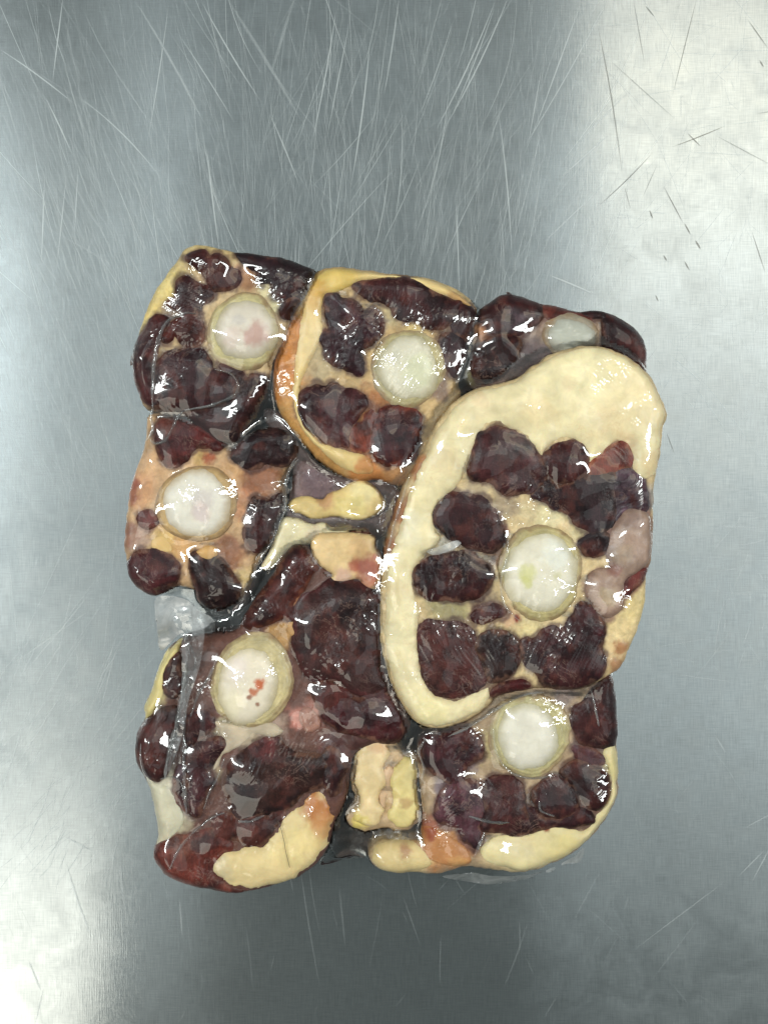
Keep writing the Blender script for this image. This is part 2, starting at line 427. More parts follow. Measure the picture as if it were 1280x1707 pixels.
PX = 0.25e-3
PIECES = []
CLING = []; CLING_OBJ = []; CLING_WALL = {}
def grow_poly(Q, g):
    T = np.roll(Q, -2, 0) - np.roll(Q, 2, 0); T /= np.linalg.norm(T, axis=1)[:, None] + 1e-9
    ar = .5 * np.sum(Q[:, 0] * np.roll(Q[:, 1], -1) - np.roll(Q[:, 0], -1) * Q[:, 1])
    n = np.stack([T[:, 1], -T[:, 0]], 1) * (1 if ar > 0 else -1)
    return Q + n * g
class Piece:
    """one thing: an empty on the worktop with a body and the parts set into it"""
    def __init__(self, name, outline, ztop, round_r, base, paints, label, cat, group=None, tilt=(0, 0), seed=1,
                 body_name='connective_tissue', body_mat=None, lump=.6, taper=5, edge_drop=.9, z_bot=1.0, wob=1.4, dark=(), grow=0.0):
        self.seed = seed; self.zt = ztop * 1e-3; self.tilt = tilt; self.r = round_r * 4 * .68; self.drop = edge_drop
        self.poly = smooth_poly(outline, 3.5, wob, seed)
        if grow: self.poly = grow_poly(self.poly, grow)
        self.c = self.poly.mean(0)
        pts, d, q, self.field = grid_fill(self.poly, 2.0)
        cw = to_world(self.c[None], self.zt, np.zeros(1))[0]
        self.root = tag(empty(name, (cw[0], cw[1], 0)), label, cat, group)
        self.org = (cw[0], cw[1], 0)
        z = self.base_z(pts, d)
        z = z + lump * PX * sstep(0, 14, d) * (3.2 * fbm(pts[:, 0], pts[:, 1], 34, seed, 4) + .6 * fbm(pts[:, 0], pts[:, 1], 9, seed + 3, 3))
        col = paint(pts, base, paints, seed)
        for dp, dc in dark:
            s = sdist(pts, smooth_poly(dp, 5))
            w = sstep(-6, 2, s)[:, None]; col = col * (1 - w) + lin(dc) * w
        col = col * (1 + .18 * fbm(pts[:, 0], pts[:, 1], 22, seed + 9, 4))[:, None]
        W = to_world(pts, self.zt, z)
        # side wall: extrude the boundary edges down to the worktop with a soft belly
        e = np.concatenate([q[:, [0, 1]], q[:, [1, 2]], q[:, [2, 3]], q[:, [3, 0]]])
        key = np.sort(e, 1); k1 = key[:, 0] * 10 ** 7 + key[:, 1]
        _, inv, cnt = np.unique(k1, return_inverse=True, return_counts=True)
        be = e[cnt[inv] == 1]
        bv = np.unique(be); m = -np.ones(len(W), int); m[bv] = np.arange(len(bv))
        eps = 2.0
        gx = sample(self.field, pts[bv] + [eps, 0]) - sample(self.field, pts[bv] - [eps, 0])
        gy = sample(self.field, pts[bv] + [0, eps]) - sample(self.field, pts[bv] - [0, eps])
        nrm = np.stack([gx, -gy], 1); nrm /= (np.linalg.norm(nrm, axis=1)[:, None] + 1e-6)
        levels = [(.75, -.5), (.45, -.3), (.2, 1.0), (0, taper)]
        e0 = m[be[:, 0]]; e1 = m[be[:, 1]]; soft = col[bv].copy(); cnt_ = np.ones(len(bv))
        np.add.at(cnt_, e0, 1); np.add.at(cnt_, e1, 1)
        for _ in range(24):
            for arr in (nrm, soft):
                acc = arr.copy(); np.add.at(acc, e0, arr[e1]); np.add.at(acc, e1, arr[e0]); arr[:] = acc / cnt_[:, None]
        nrm /= np.linalg.norm(nrm, axis=1)[:, None] + 1e-6
        V = [W]; F = [q]; C = [col]; prev = bv; base_n = len(W)
        for f, off in levels:
            ring = W[bv].copy()
            ring[:, 2] = z_bot * 1e-3 + (W[bv, 2] - z_bot * 1e-3) * f
            ring[:, :2] += nrm * off * 1e-3
            idx = base_n + np.arange(len(bv))
            cur = -np.ones(len(W), int); cur[bv] = idx
            pm = -np.ones(len(W), int); pm[bv] = prev
            F.append(np.stack([be[:, 1], be[:, 0], be[:, 0], be[:, 1]], 1) * 0 + np.stack([pm[be[:, 1]], pm[be[:, 0]], cur[be[:, 0]], cur[be[:, 1]]], 1))
            V.append(ring); C.append((.2 * col[bv] + .8 * soft) * (1 + .12 * math.sin(7 * f + self.seed))); prev = idx; base_n += len(bv)
        V = np.concatenate(V); F = np.concatenate(F)[:, ::-1]; C = np.concatenate(C)
        stamp(W)
        self.allpts = np.concatenate([pts] + [pts[bv]] * 4); self.C = C; PIECES.append(self)
        wn = np.concatenate([-nrm, np.full((len(bv), 1), .25)], 1); wn /= np.linalg.norm(wn, axis=1)[:, None]
        CLING.append(V); CLING_WALL[len(CLING) - 1] = np.concatenate([wn] * 4)
        self.body = build_mesh(body_name, V, F, body_mat or M_BODY, self.root, C, origin=self.org); CLING_OBJ.append(self.body)
    def base_z(self, pts, d=None):
        if d is None: d = sample(self.field, pts)
        t = np.clip(d / self.r, 0, 1)
        prof = np.sqrt(1 - (1 - t) ** 2)
        h = self.zt - self.r * PX * self.drop * (1 - prof) + np.minimum(d, 0) * PX * 2.0
        return h + (self.tilt[0] * (pts[:, 0] - self.c[0]) + self.tilt[1] * (self.c[1] - pts[:, 1])) * PX
    def part(self, name, outline, base, bulge=2.0, sink=.8, r=22, mat=None, paints=(), wob=1.6, power=.55, seed=0, parent=None,
             lump=1.0, rim=None, rim_w=.5, rim_d=7, rim_n=5.0, shade=0.0, var=.3, sp=2.0, grow=0.0, bleed=None, rings=0, label=None):
        """a lobe set into the body: domed, its edge sunk below the body's surface; bulge, sink in mm, r in px"""
        sd = self.seed * 100 + seed
        poly = smooth_poly(outline, 3.0, wob, sd)
        if grow: poly = grow_poly(poly, grow)
        pts, d, q, fld = grid_fill(poly, sp)
        if grow or bleed is not None:
            bd = sample(self.field, pts); e = 2.0
            gv = np.stack([sample(self.field, pts + [e, 0]) - sample(self.field, pts - [e, 0]), sample(self.field, pts + [0, e]) - sample(self.field, pts - [0, e])], 1)
            gv /= np.linalg.norm(gv, axis=1)[:, None] + 1e-6
            pts = pts + gv * np.maximum(-1.5 - bd, 0)[:, None]
        if bleed is not None:
            bs = sdist(self.allpts, poly); nn = fbm(self.allpts[:, 0], self.allpts[:, 1], 18, sd + 6, 4)
            wb = .8 * sstep(-7, 1, bs + 5 * nn)[:, None]
            self.C = self.C * (1 - wb) + lin(bleed) * wb
        t = np.clip(d / r, 0, 1)
        prof = (1 - (1 - t) ** 2) ** power
        z = self.base_z(pts) + (-sink + (bulge * .95 + sink) * prof) * 1e-3
        z += lump * PX * sstep(0, 8, d) * (2.2 * fbm(pts[:, 0], pts[:, 1], 38, sd, 2) + (.25 + max(lump - 1, 0) * 1.0) * fbm(pts[:, 0], pts[:, 1], 13, sd + 2, 3))
        if rings:
            z += rings * 1e-3 * np.sin(d * .9 + 2 * fbm(pts[:, 0], pts[:, 1], 40, sd, 2)) * sstep(0, 4, d) * sstep(r * 1.3, r * .8, d)
        col = paint(pts, base, paints, sd)
        col = col * np.clip(1 + var * fbm(pts[:, 0], pts[:, 1], 30, sd + 9, 4), .3, 1.9)[:, None]
        if shade:
            n1 = fbm(pts[:, 0], pts[:, 1], 34, sd + 15, 4); n2 = fbm(pts[:, 0], pts[:, 1], 26, sd + 19, 4)
            w1 = shade * sstep(.0, .6, n1)[:, None]; col = col * (1 - w1) + lin((24, 13, 18)) * w1
            w2 = shade * sstep(.1, .7, n2)[:, None]; col = col * (1 - w2) + lin((80, 36, 30)) * w2
        if rim is not None:
            n = fbm(pts[:, 0], pts[:, 1], 14, sd + 4, 4)
            w = rim_w * sstep(rim_d, 0, d + rim_n * n)[:, None]
            col = col * (1 - w) + lin(rim) * w
        W = to_world(pts, self.zt, z); stamp(W)
        org = self.org
        o = build_mesh(name, W, q[:, ::-1], mat or M_MUSCLE, parent or self.root, col, origin=org)
        CLING.append(W); CLING_OBJ.append(o)
        if label: o['label'] = label
        return o
    def muscle(self, outline, base=(58, 30, 33), **k):
        k.setdefault('rim', (124, 84, 66)); k.setdefault('rim_w', .5); k.setdefault('rim_n', 8.0); k.setdefault('wob', 2.8); k.setdefault('shade', .62); k.setdefault('grow', 4.5); k.setdefault('sink', .6); k.setdefault('bleed', tuple(.6 * a + .4 * b for a, b in zip(base, (104, 66, 52))))
        rr_ = np.random.default_rng(self.seed * 57 + len(self.root.children)); bb = rr_.uniform(.86, 1.2); ww = rr_.uniform(.92, 1.12)
        base = (base[0] * .92 * bb * ww, base[1] * .66 * bb, base[2] * .68 * bb / ww); k.setdefault('seed', len(self.root.children) + 1)
        return self.part('muscle', outline, base, **k)
    def fat(self, outline, base=(232, 212, 160), **k):
        k.setdefault('mat', M_FAT); k.setdefault('seed', len(self.root.children) + 1); k.setdefault('var', .06)
        return self.part('fat', outline, base, **k)
    def bone(self, c, rx, ry, ring, rot=0, col=(214, 212, 202), ringcol=(178, 166, 122), paints=(), ringc=None, bulge=3.6, rp=(), rings=.12):
        b = self.part('bone', ellipse(c, rx + 3, ry + 3, rot, .02, self.seed), col, bulge=bulge * 1.5, sink=1.0, r=40, mat=M_BONE, paints=paints,
                      wob=1.6, power=.6, seed=71, rim=tuple(.35 * a + .65 * b for a, b in zip(col, ringcol)), rim_w=.95, rim_d=21, rim_n=2.5, var=.05, lump=.5)
        self.part('cartilage', ellipse(ringc or c, rx + ring * 1.0, ry + ring * 1.0, rot, .03, self.seed + 3), ringcol, bulge=2.0, sink=1.0, r=20, mat=M_CART,
                  wob=1.6, power=.6, seed=72, parent=b, rim=(150, 118, 84), rim_w=.85, rim_d=13, var=.2, lump=1.0, rings=rings, paints=rp)
        return b

# ================================================================== the worktop (setting)
bw = .62
wt = build_mesh('steel_worktop', [(-bw, -bw, 0), (bw, -bw, 0), (bw, bw, 0), (-bw, bw, 0), (-bw, -bw, -.03), (bw, -bw, -.03), (bw, bw, -.03), (-bw, bw, -.03)],
                [(0, 1, 2, 3), (7, 6, 5, 4), (0, 4, 5, 1), (1, 5, 6, 2), (2, 6, 7, 3), (3, 7, 4, 0)], M_STEEL, smooth=False)
tag(wt, 'scratched brushed stainless steel worktop under the packed meat', 'worktop', kind='structure')

SV, SF, SA = [], [], []
def scratch(x, y, ang, length, width, alpha, bend=0.0, z=.00006):
    """a tapering scratch from pixel x, y at the worktop's level; angle in degrees from +x, up positive"""
    f = K * CAM_H
    n = 9; p = np.array([(x - 640) * f, (853.5 - y) * f]); a = math.radians(ang); L = length * f
    base = len(SV)
    for i in range(n):
        t = i / (n - 1)
        w = width * f * (.25 + .75 * math.sin(math.pi * min(1, max(0, t)) ) ** .5) * .5
        nx, ny = -math.sin(a), math.cos(a)
        SV.append((p[0] + nx * w, p[1] + ny * w, z)); SV.append((p[0] - nx * w, p[1] - ny * w, z))
        al = .55 * alpha * (math.sin(math.pi * (.04 + .92 * t)) ** .6)
        SA.extend([al, al])
        if i:
            b = base + 2 * i
            SF.append((b - 2, b - 1, b + 1, b))
        p = p + np.array([math.cos(a), math.sin(a)]) * L / (n - 1)
        a += math.radians(bend) / (n - 1)
R = random.Random(3)
def z_s(): return .00004 + R.random() * .00012
# the dense swirl of fine scratches above the package
for i in range(6500):
    x = R.uniform(-40, 1010); y = R.triangular(-60, 760, 420)
    if R.random() < .25: x = R.uniform(-30, 260); y = R.uniform(250, 820)
    lean = (x - 520) / 520
    ang = 90 - 14 * lean + R.gauss(0, 9) + (10 if x < 400 else 0)
    if R.random() < .12: ang += R.choice([-1, 1]) * R.uniform(20, 45)
    scratch(x, y + 40, ang, R.expovariate(1 / 70.) + 22, R.uniform(.4, .9), R.uniform(.10, .38), R.gauss(-4 if x < 500 else 4, 4), z_s())
for i in range(200):
    x = R.uniform(0, 1000); y = R.uniform(120, 620)
    ang = 90 - 16 * (x - 500) / 500 + R.gauss(0, 12) + (16 if x < 450 else -8)
    scratch(x, y, ang, R.uniform(120, 300), R.uniform(.5, 1.1), R.uniform(.3, .9), R.gauss(-8 if x < 500 else 8, 7), z_s())
# the long single ones
for (x, y, a, l, w, al, b) in [(88, 140, 83, 150, 2, .9, 0), (130, 160, -37, 200, 2, .8, -18), (0, 82, -33, 160, 2, .9, -8), (247, 235, 80, 230, 1.6, .9, 3), (335, 0, -62, 200, 2.2, .9, 6),
        (450, 190, -66, 130, 2, .8, -4), (225, 0, -58, 230, 3.5, .5, -6), (300, 60, -56, 170, 1.8, .8, -4), (380, 0, -57, 240, 5, .35, -4),
        (345, 245, -84, 170, 2.4, .9, 2), (520, 240, 78, 230, 2, .9, 4), (585, 310, 80, 250, 2.2, .95, 6), (640, 160, 80, 170, 2, .8, 3), (545, 230, 79, 190, 1.6, .8, 0),
        (725, 220, 62, 250, 2, .9, 8), (740, 215, 60, 260, 2, .9, 10), (750, 200, 66, 210, 1.6, .8, 6), (700, 190, 68, 170, 1.6, .7, 6), (870, 250, 58, 300, 2, .7, 6),
        (895, 205, 70, 220, 2, .8, 0), (830, 185, -82, 240, 2, .85, -6), (760, 330, -88, 160, 1.8, .8, 0), (880, 240, 80, 130, 1.6, .8, 0), (910, 457, -21, 90, 2.4, .95, -4),
        (75, 160, -63, 110, 2.2, .9, -4), (125, 390, 87, 110, 1.6, .8, 0), (70, 440, 88, 150, 2, .8, 0), (95, 450, 84, 160, 2, .7, 0), (250, 500, -80, 120, 2, .8, 0),
        (485, 0, 75, 20, 3, .4, 0), (450, 130, 73, 140, 5, .3, 0), (960, 240, 45, 120, 3, .5, 0), (930, 300, 42, 110, 2, .7, 0), (900, 410, 44, 160, 2, .6, 0)]:
    scratch(x, y, a, l, w, al, b, .0002)
SPLIT = (len(SV), len(SF))
# right bright area: sparse crossing scratches, coloured dark as they look against the reflected lamp
for (x, y, a, l, w, al, b) in [(995, 40, -78, 250, 2.4, .8, -6), (1120, 160, 76, 170, 1.8, .8, 0), (1055, 0, -80, 110, 1.6, .7, 0), (995, 345, 41, 130, 2, .9, 8), (1120, 245, 20, 95, 2.2, .9, 4),
        (1145, 222, -45, 32, 2.4, .9, 0), (1105, 310, -62, 70, 2.2, .9, 0), (1140, 372, -62, 22, 3, 1, 0), (1158, 400, -60, 18, 4, 1, 0), (1082, 350, -70, 16, 3, 1, 0), (1252, 385, -72, 75, 2, .9, 0),
        (1105, 425, -60, 12, 3, 1, 0), (1140, 435, -62, 18, 3, .9, 0), (1092, 492, -66, 12, 3, .9, 0), (1245, 32, -55, 60, 2, .9, 0), (1265, 100, -60, 14, 3, 1, 0), (1075, 10, -50, 24, 2.4, .9, 0),
        (1040, 310, -75, 40, 1.6, .7, 0), (1015, 100, -42, 150, 2, .5, 0), (1070, 330, 66, 60, 1.6, .6, 0), (1190, 225, -28, 110, 2, .6, 0), (1260, 190, 10, 40, 2, .6, 0), (1110, 720, -70, 40, 2, .7, 0)]:
    scratch(x, y, a, l, w * .8, al * 1.0, b, .0002)
DARK = (len(SV), len(SF))
for i in range(420):
    x = R.uniform(960, 1300); y = R.uniform(-20, 1150)
    scratch(x, y, R.choice([R.gauss(85, 14), R.gauss(60, 20), R.gauss(125, 16), R.gauss(0, 6)]), R.expovariate(1 / 55.) + 15, R.uniform(.8, 1.8), R.uniform(.08, .45), R.gauss(0, 8), z_s())
for i in range(260):
    x = R.uniform(-20, 190); y = R.uniform(1120, 1500)
    scratch(x, y, R.gauss(58, 16), R.expovariate(1 / 70.) + 20, R.uniform(.8, 1.8), R.uniform(.1, .5), R.gauss(0, 8), z_s())
for i in range(260):
    x = R.uniform(-20, 1290); y = R.uniform(700, 1720)
    scratch(x, y, R.gauss(95, 16) if x < 640 else R.gauss(85, 30), R.expovariate(1 / 60.) + 20, R.uniform(1.0, 3.0), R.uniform(.04, .18), R.gauss(0, 8), z_s())
for (x, y, a, l, w, al, b) in [(112, 1440, -74, 130, 3, .7, 6), (48, 1600, -68, 55, 3, .7, 0), (60, 1705, 77, 60, 2, .7, 0), (110, 1395, -28, 50, 3, .6, 0), (200, 1440, -84, 70, 4, .4, 0), (300, 1500, -86, 60, 3, .4, 0),
        (1060, 1580, 37, 190, 2.2, .35, 0), (1230, 1460, 45, 60, 2, .6, 0), (1252, 1470, 62, 70, 2, .6, 0), (1240, 1380, 28, 60, 2, .5, 0), (1190, 1225, -58, 36, 3, .5, 0), (20, 1290, 58, 170, 2.6, .6, 0), (0, 1330, 72, 160, 2.4, .6, 0)]:
    scratch(x, y, a, l, w, al, b, .0002)
gv, gf, ga = SV[SPLIT[0]:DARK[0]], [tuple(k - SPLIT[0] for k in f) for f in SF[SPLIT[1]:DARK[1]]], SA[SPLIT[0]:DARK[0]]
dn = DARK[0] - SPLIT[0]
sc = build_mesh('scratches', SV[:SPLIT[0]] + SV[DARK[0]:], SF[:SPLIT[1]] + [tuple(k - dn for k in f) for f in SF[DARK[1]:]], M_SCRATCH, wt, np.array(SA[:SPLIT[0]] + SA[DARK[0]:]), smooth=False)
go = build_mesh('gouges', gv, gf, M_GOUGE, wt, np.array(ga), smooth=False)
go['kind'] = 'stuff'
sc['kind'] = 'stuff'

# ================================================================== the meat
G = 'cross-cut tail slices in the vacuum pack'
DK = (52, 27, 31)
# ---- slice A, top left corner
a3 = V1((750, 104), (900, 122), (1040, 148), (1155, 188), (1216, 222), (1180, 300), (1150, 390), (1080, 390), (1000, 400), (970, 370), (960, 310), (900, 290), (880, 240), (800, 180), (765, 150))
a5 = V1((260, 500), (330, 530), (300, 600), (260, 680), (240, 800), (235, 960), (240, 1030), (180, 1005), (125, 900), (101, 800), (106, 700), (160, 620), (210, 550))
a8 = V1((650, 810), (700, 795), (770, 830), (820, 890), (850, 860), (910, 860), (930, 900), (900, 980), (850, 1060), (790, 1160), (740, 1260), (640, 1250), (540, 1190), (440, 1130), (480, 1080), (600, 1060), (720, 1010), (770, 940), (740, 870))
A = Piece('oxtail_slice', V1((430, 75), (480, 58), (560, 62), (700, 95), (900, 125), (1040, 150), (1150, 190), (1215, 225), (1180, 310), (1150, 400), (1080, 490), (1050, 600), (1000, 700), (955, 800), (935, 900), (900, 990), (850, 1070), (800, 1160), (740, 1270), (640, 1260), (520, 1190), (440, 1120), (330, 1100), (230, 1070), (180, 1060), (145, 1000), (112, 900), (102, 780), (108, 690), (130, 620), (170, 500), (240, 340), (330, 220), (400, 120)),
          48, 7, (186, 156, 112), [(one(V1, 230, 430), 40, (214, 184, 104), .95), (one(V1, 330, 260), 42, (216, 190, 112), .95), (one(V1, 500, 85), 45, (212, 184, 118), .95), (one(V1, 150, 600), 30, (206, 180, 104), .9),
           (one(V1, 700, 130), 35, (200, 170, 110), .8), (one(V1, 820, 270), 30, (150, 96, 62), .8), (one(V1, 940, 340), 20, (205, 190, 140), .9), (one(V1, 1000, 430), 22, (200, 188, 140), .9), (one(V1, 330, 480), 26, (120, 96, 82), .8),
           (one(V1, 620, 760), 35, (178, 158, 116), .8), (one(V1, 800, 870), 25, (180, 152, 110), .8), (one(V1, 300, 1080), 40, (150, 120, 98), .8)],
          'tail slice with pinkish-stained bone at the top left corner of the pack', 'meat slice', G, tilt=(.02, .03), seed=1, dark=[(a3, (45, 24, 28)), (a5, DK), (a8, DK)])
A.muscle(V1((445, 150), (480, 115), (550, 110), (580, 145), (640, 130), (690, 160), (710, 210), (760, 240), (775, 300), (730, 330), (680, 350), (620, 350), (590, 310), (540, 240), (490, 190)), (62, 32, 34))
A.muscle(V1((400, 275), (450, 262), (490, 290), (540, 310), (610, 360), (590, 400), (540, 430), (530, 480), (470, 490), (400, 460), (330, 430), (370, 390), (380, 330)), (48, 26, 31))
A.muscle(a3, (42, 22, 27), rim_w=.25)
A.muscle(V1((1020, 450), (1070, 415), (1130, 400), (1095, 480), (1050, 512), (1020, 490)), (58, 34, 28), r=12)
A.muscle(a5, (60, 30, 32), rim_w=.3)
A.muscle(V1((420, 500), (510, 490), (540, 560), (540, 640), (500, 680), (420, 670), (380, 620), (330, 660), (300, 640), (340, 560)), (74, 42, 36), bulge=1.5)
A.muscle(V1((350, 720), (440, 700), (540, 705), (570, 760), (600, 820), (640, 830), (720, 850), (760, 920), (740, 980), (680, 1020), (560, 1050), (420, 1070), (330, 1060), (250, 1050), (245, 960), (260, 820), (300, 740)), (44, 24, 29), bulge=3.4, r=45)
A.muscle(a8, (56, 28, 29), bulge=1.6, rim_w=.3)
A.bone(one(V1, 805, 595), 52, 53, 12, col=(210, 198, 180), paints=[(one(V1, 870, 620), 24, (190, 142, 130), .75), (one(V1, 720, 640), 20, (214, 190, 176), .6), (one(V1, 770, 530), 14, (190, 182, 176), .5)], ringcol=(182, 168, 118), ringc=one(V1, 790, 600))

# ---- slice B, top middle
B = Piece('oxtail_slice', V2((310, 85), (420, 65), (600, 90), (760, 110), (900, 125), (1000, 160), (1110, 210), (1195, 300), (1185, 400), (1150, 500), (1140, 600), (1100, 700), (1110, 860), (1030, 960), (1000, 1050), (980, 1130), (920, 1220), (850, 1290), (760, 1305), (680, 1290), (620, 1275), (540, 1285), (460, 1268), (380, 1220), (290, 1150), (200, 1060), (110, 940), (62, 850), (40, 740), (48, 620), (80, 500), (112, 400), (160, 300), (225, 190), (265, 115)),
          48, 8.5, (190, 156, 104), [(one(V2, 110, 500), 55, (190, 116, 46), .95), (one(V2, 80, 700), 55, (186, 110, 42), .95), (one(V2, 150, 980), 60, (192, 134, 62), .9), (one(V2, 330, 1180), 55, (196, 138, 66), .9), (one(V2, 560, 1260), 40, (186, 112, 52), .9),
           (one(V2, 190, 340), 30, (158, 92, 40), .9), (one(V2, 260, 200), 50, (206, 160, 74), .9), (one(V2, 1000, 200), 60, (196, 166, 104), .9), (one(V2, 720, 340), 25, (186, 164, 116), .9), (one(V2, 860, 420), 25, (186, 160, 96), .9), (one(V2, 300, 640), 40, (176, 156, 118), .8),
           (one(V2, 620, 880), 45, (150, 86, 44), .85), (one(V2, 740, 1260), 30, (176, 116, 66), .8), (one(V2, 980, 760), 30, (96, 72, 78), .7)],
          'tail slice with amber-edged fat rim in the middle of the top row', 'meat slice', G, tilt=(.03, .0), seed=2, edge_drop=1.15)
B.fat(V2((330, 100), (420, 80), (600, 105), (760, 125), (900, 140), (1010, 180), (1120, 250), (1170, 310), (1120, 300), (1040, 260), (940, 220), (860, 175), (780, 145), (690, 145), (600, 160), (500, 185), (420, 230), (345, 245), (325, 340), (325, 470), (270, 600), (215, 730), (200, 830), (205, 920), (260, 1010), (340, 1080), (470, 1110), (590, 1150), (610, 1240), (520, 1245), (430, 1210), (330, 1130), (240, 1030), (180, 920), (160, 780), (170, 640), (190, 500), (205, 380), (215, 270), (255, 170)),
      (224, 192, 124), bulge=1.8, r=14, paints=[(one(V2, 400, 140), 50, (216, 180, 84), .8), (one(V2, 270, 230), 30, (210, 160, 76), .8), (one(V2, 240, 520), 40, (226, 198, 140), .8), (one(V2, 580, 1190), 30, (196, 120, 62), .8), (one(V2, 1100, 270), 40, (180, 130, 72), .8)])
B.muscle(V2((500, 190), (600, 165), (700, 150), (800, 150), (880, 185), (960, 240), (1060, 280), (1110, 300), (1060, 380), (1010, 420), (960, 430), (900, 420), (850, 380), (780, 390), (740, 360), (700, 300), (640, 270), (560, 250)), (58, 32, 36), bulge=2.4)
B.muscle(V2((345, 245), (400, 240), (450, 270), (520, 280), (560, 330), (620, 320), (660, 400), (660, 460), (600, 520), (540, 560), (560, 640), (540, 680), (480, 670), (400, 630), (350, 580), (320, 500), (330, 450), (370, 420), (350, 340)), (50, 27, 34), bulge=1.8, lump=1.8)
B.muscle(V2((205, 800), (240, 770), (300, 760), (350, 760), (400, 740), (480, 780), (560, 800), (575, 860), (520, 930), (480, 1000), (470, 1090), (400, 1080), (300, 1030), (240, 980), (205, 900)), (54, 36, 43), bulge=2.6, lump=1.6)
B.muscle(V2((1060, 310), (1120, 300), (1190, 340), (1170, 430), (1140, 490), (1100, 480), (1050, 430)), (54, 27, 27), bulge=1.6, r=16)
B.muscle(V2((990, 480), (1050, 470), (1145, 500), (1138, 560), (1125, 640), (1080, 695), (1030, 660), (990, 590), (985, 530)), (52, 27, 29), r=16)
B.muscle(V2((560, 920), (640, 870), (610, 960), (600, 1100), (510, 1115), (480, 1060), (500, 1000)), (112, 64, 42), bulge=1.0, rim=(160, 110, 66))
B.muscle(V2((605, 1050), (622, 960), (660, 890), (740, 870), (820, 880), (880, 920), (872, 1000), (860, 1080), (830, 1160), (760, 1190), (690, 1200), (620, 1150)), (54, 29, 32), bulge=3.2, r=30, rim=(120, 52, 34), rim_w=.8, rim_d=13)
B.bone(one(V2, 808, 655), 53, 55, 12, col=(216, 208, 184), paints=[(one(V2, 880, 680), 30, (206, 206, 164), .6), (one(V2, 740, 600), 12, (176, 172, 150), .5)], ringcol=(172, 158, 112))

# ---- slice C, top right, half hidden
c1 = V3((180, 235), (258, 145), (350, 92), (430, 99), (535, 140), (545, 200), (510, 270), (420, 320), (330, 330), (260, 310), (240, 260))
c3 = V3((780, 190), (870, 184), (960, 206), (1062, 268), (1126, 340), (1152, 440), (1112, 505), (1040, 450), (960, 420), (900, 390), (900, 310), (890, 240), (820, 220))
C = Piece('oxtail_slice', V3((185, 205), (250, 142), (340, 96), (400, 96), (520, 135), (620, 155), (760, 190), (870, 186), (960, 208), (1060, 270), (1122, 340), (1143, 430), (1152, 540), (1150, 640), (1000, 720), (700, 720), (450, 700), (300, 660), (200, 630), (128, 575), (120, 540), (150, 430), (165, 350), (155, 290)),
          48, 9, (128, 104, 92), [(one(V3, 200, 320), 22, (176, 112, 60), .95), (one(V3, 620, 300), 40, (160, 140, 120), .8), (one(V3, 860, 330), 25, (168, 140, 112), .8), (one(V3, 550, 230), 30, (140, 110, 90), .8), (one(V3, 150, 560), 20, (150, 140, 84), .8), (one(V3, 470, 480), 45, (86, 72, 78), .8)],
          'half-hidden dark tail slice in the top right corner under the big slice', 'meat slice', G, tilt=(.0, -.03), seed=3, dark=[(c1, (56, 26, 29)), (c3, (48, 22, 23))])
C.muscle(c1, (58, 28, 31), bulge=2.6, rim_w=.3, paints=[(one(V3, 400, 260), 26, (86, 68, 76), .7)])
C.muscle(V3((160, 470), (200, 400), (290, 345), (360, 335), (420, 370), (425, 420), (370, 490), (310, 560), (240, 590), (180, 580), (165, 530)), (44, 21, 22), bulge=3.4, r=24)
C.muscle(c3, (46, 20, 21), bulge=2.8, rim_w=.3)
C.muscle(V3((540, 160), (640, 165), (760, 195), (820, 230), (790, 250), (700, 220), (620, 240), (560, 220)), (104, 62, 50), bulge=1.0, r=12)
C.bone(one(V3, 710, 335), 43, 32, 8, col=(176, 176, 162), ringcol=(150, 138, 118), bulge=2.6, rings=0)

# ---- slice D, left middle
d4 = V4((84, 960), (135, 890), (220, 870), (320, 890), (390, 950), (380, 1040), (330, 1092), (250, 1136), (158, 1110), (90, 1040))
d5 = V4((480, 900), (500, 880), (560, 930), (640, 920), (700, 990), (750, 1080), (765, 1130), (732, 1195), (640, 1228), (560, 1224), (500, 1165), (490, 1060), (470, 980))
D = Piece('oxtail_slice', V4((195, 60), (250, 30), (360, 40), (440, 60), (560, 120), (640, 190), (720, 230), (770, 190), (830, 145), (900, 122), (1000, 120), (1085, 155), (1124, 230), (1105, 320), (1045, 400), (1015, 450), (1035, 520), (1035, 620), (1005, 700), (975, 800), (925, 880), (870, 950), (855, 1030), (805, 1130), (745, 1192), (640, 1226), (560, 1222), (510, 1180), (480, 1115), (400, 1095), (330, 1105), (250, 1142), (150, 1112), (88, 1035), (66, 920), (52, 830), (58, 740), (73, 600), (98, 480), (128, 370), (178, 230)),
          45, 8, (190, 150, 106), [(one(V4, 180, 350), 45, (196, 150, 104), .9), (one(V4, 140, 500), 40, (192, 138, 96), .85), (one(V4, 130, 460), 12, (140, 62, 44), .9), (one(V4, 110, 540), 16, (150, 76, 52), .8), (one(V4, 520, 290), 22, (190, 150, 84), .8), (one(V4, 580, 305), 12, (156, 74, 40), .95), (one(V4, 740, 400), 30, (190, 142, 92), .85), (one(V4, 900, 430), 40, (140, 78, 46), .9),
           (one(V4, 300, 810), 32, (212, 172, 100), .95), (one(V4, 420, 850), 30, (190, 138, 76), .9), (one(V4, 150, 780), 30, (160, 130, 116), .8), (one(V4, 720, 860), 32, (128, 72, 50), .8), (one(V4, 690, 950), 24, (140, 86, 54), .85), (one(V4, 800, 1040), 22, (192, 160, 92), .9), (one(V4, 740, 580), 30, (176, 112, 76), .7), (one(V4, 60, 760), 25, (130, 70, 50), .7)],
          'tail slice with chalk-white bone, on the left edge of the pack below the corner', 'meat slice', G, seed=4, tilt=(-.02, 0), dark=[(d4, (60, 30, 34)), (d5, (48, 22, 23))])
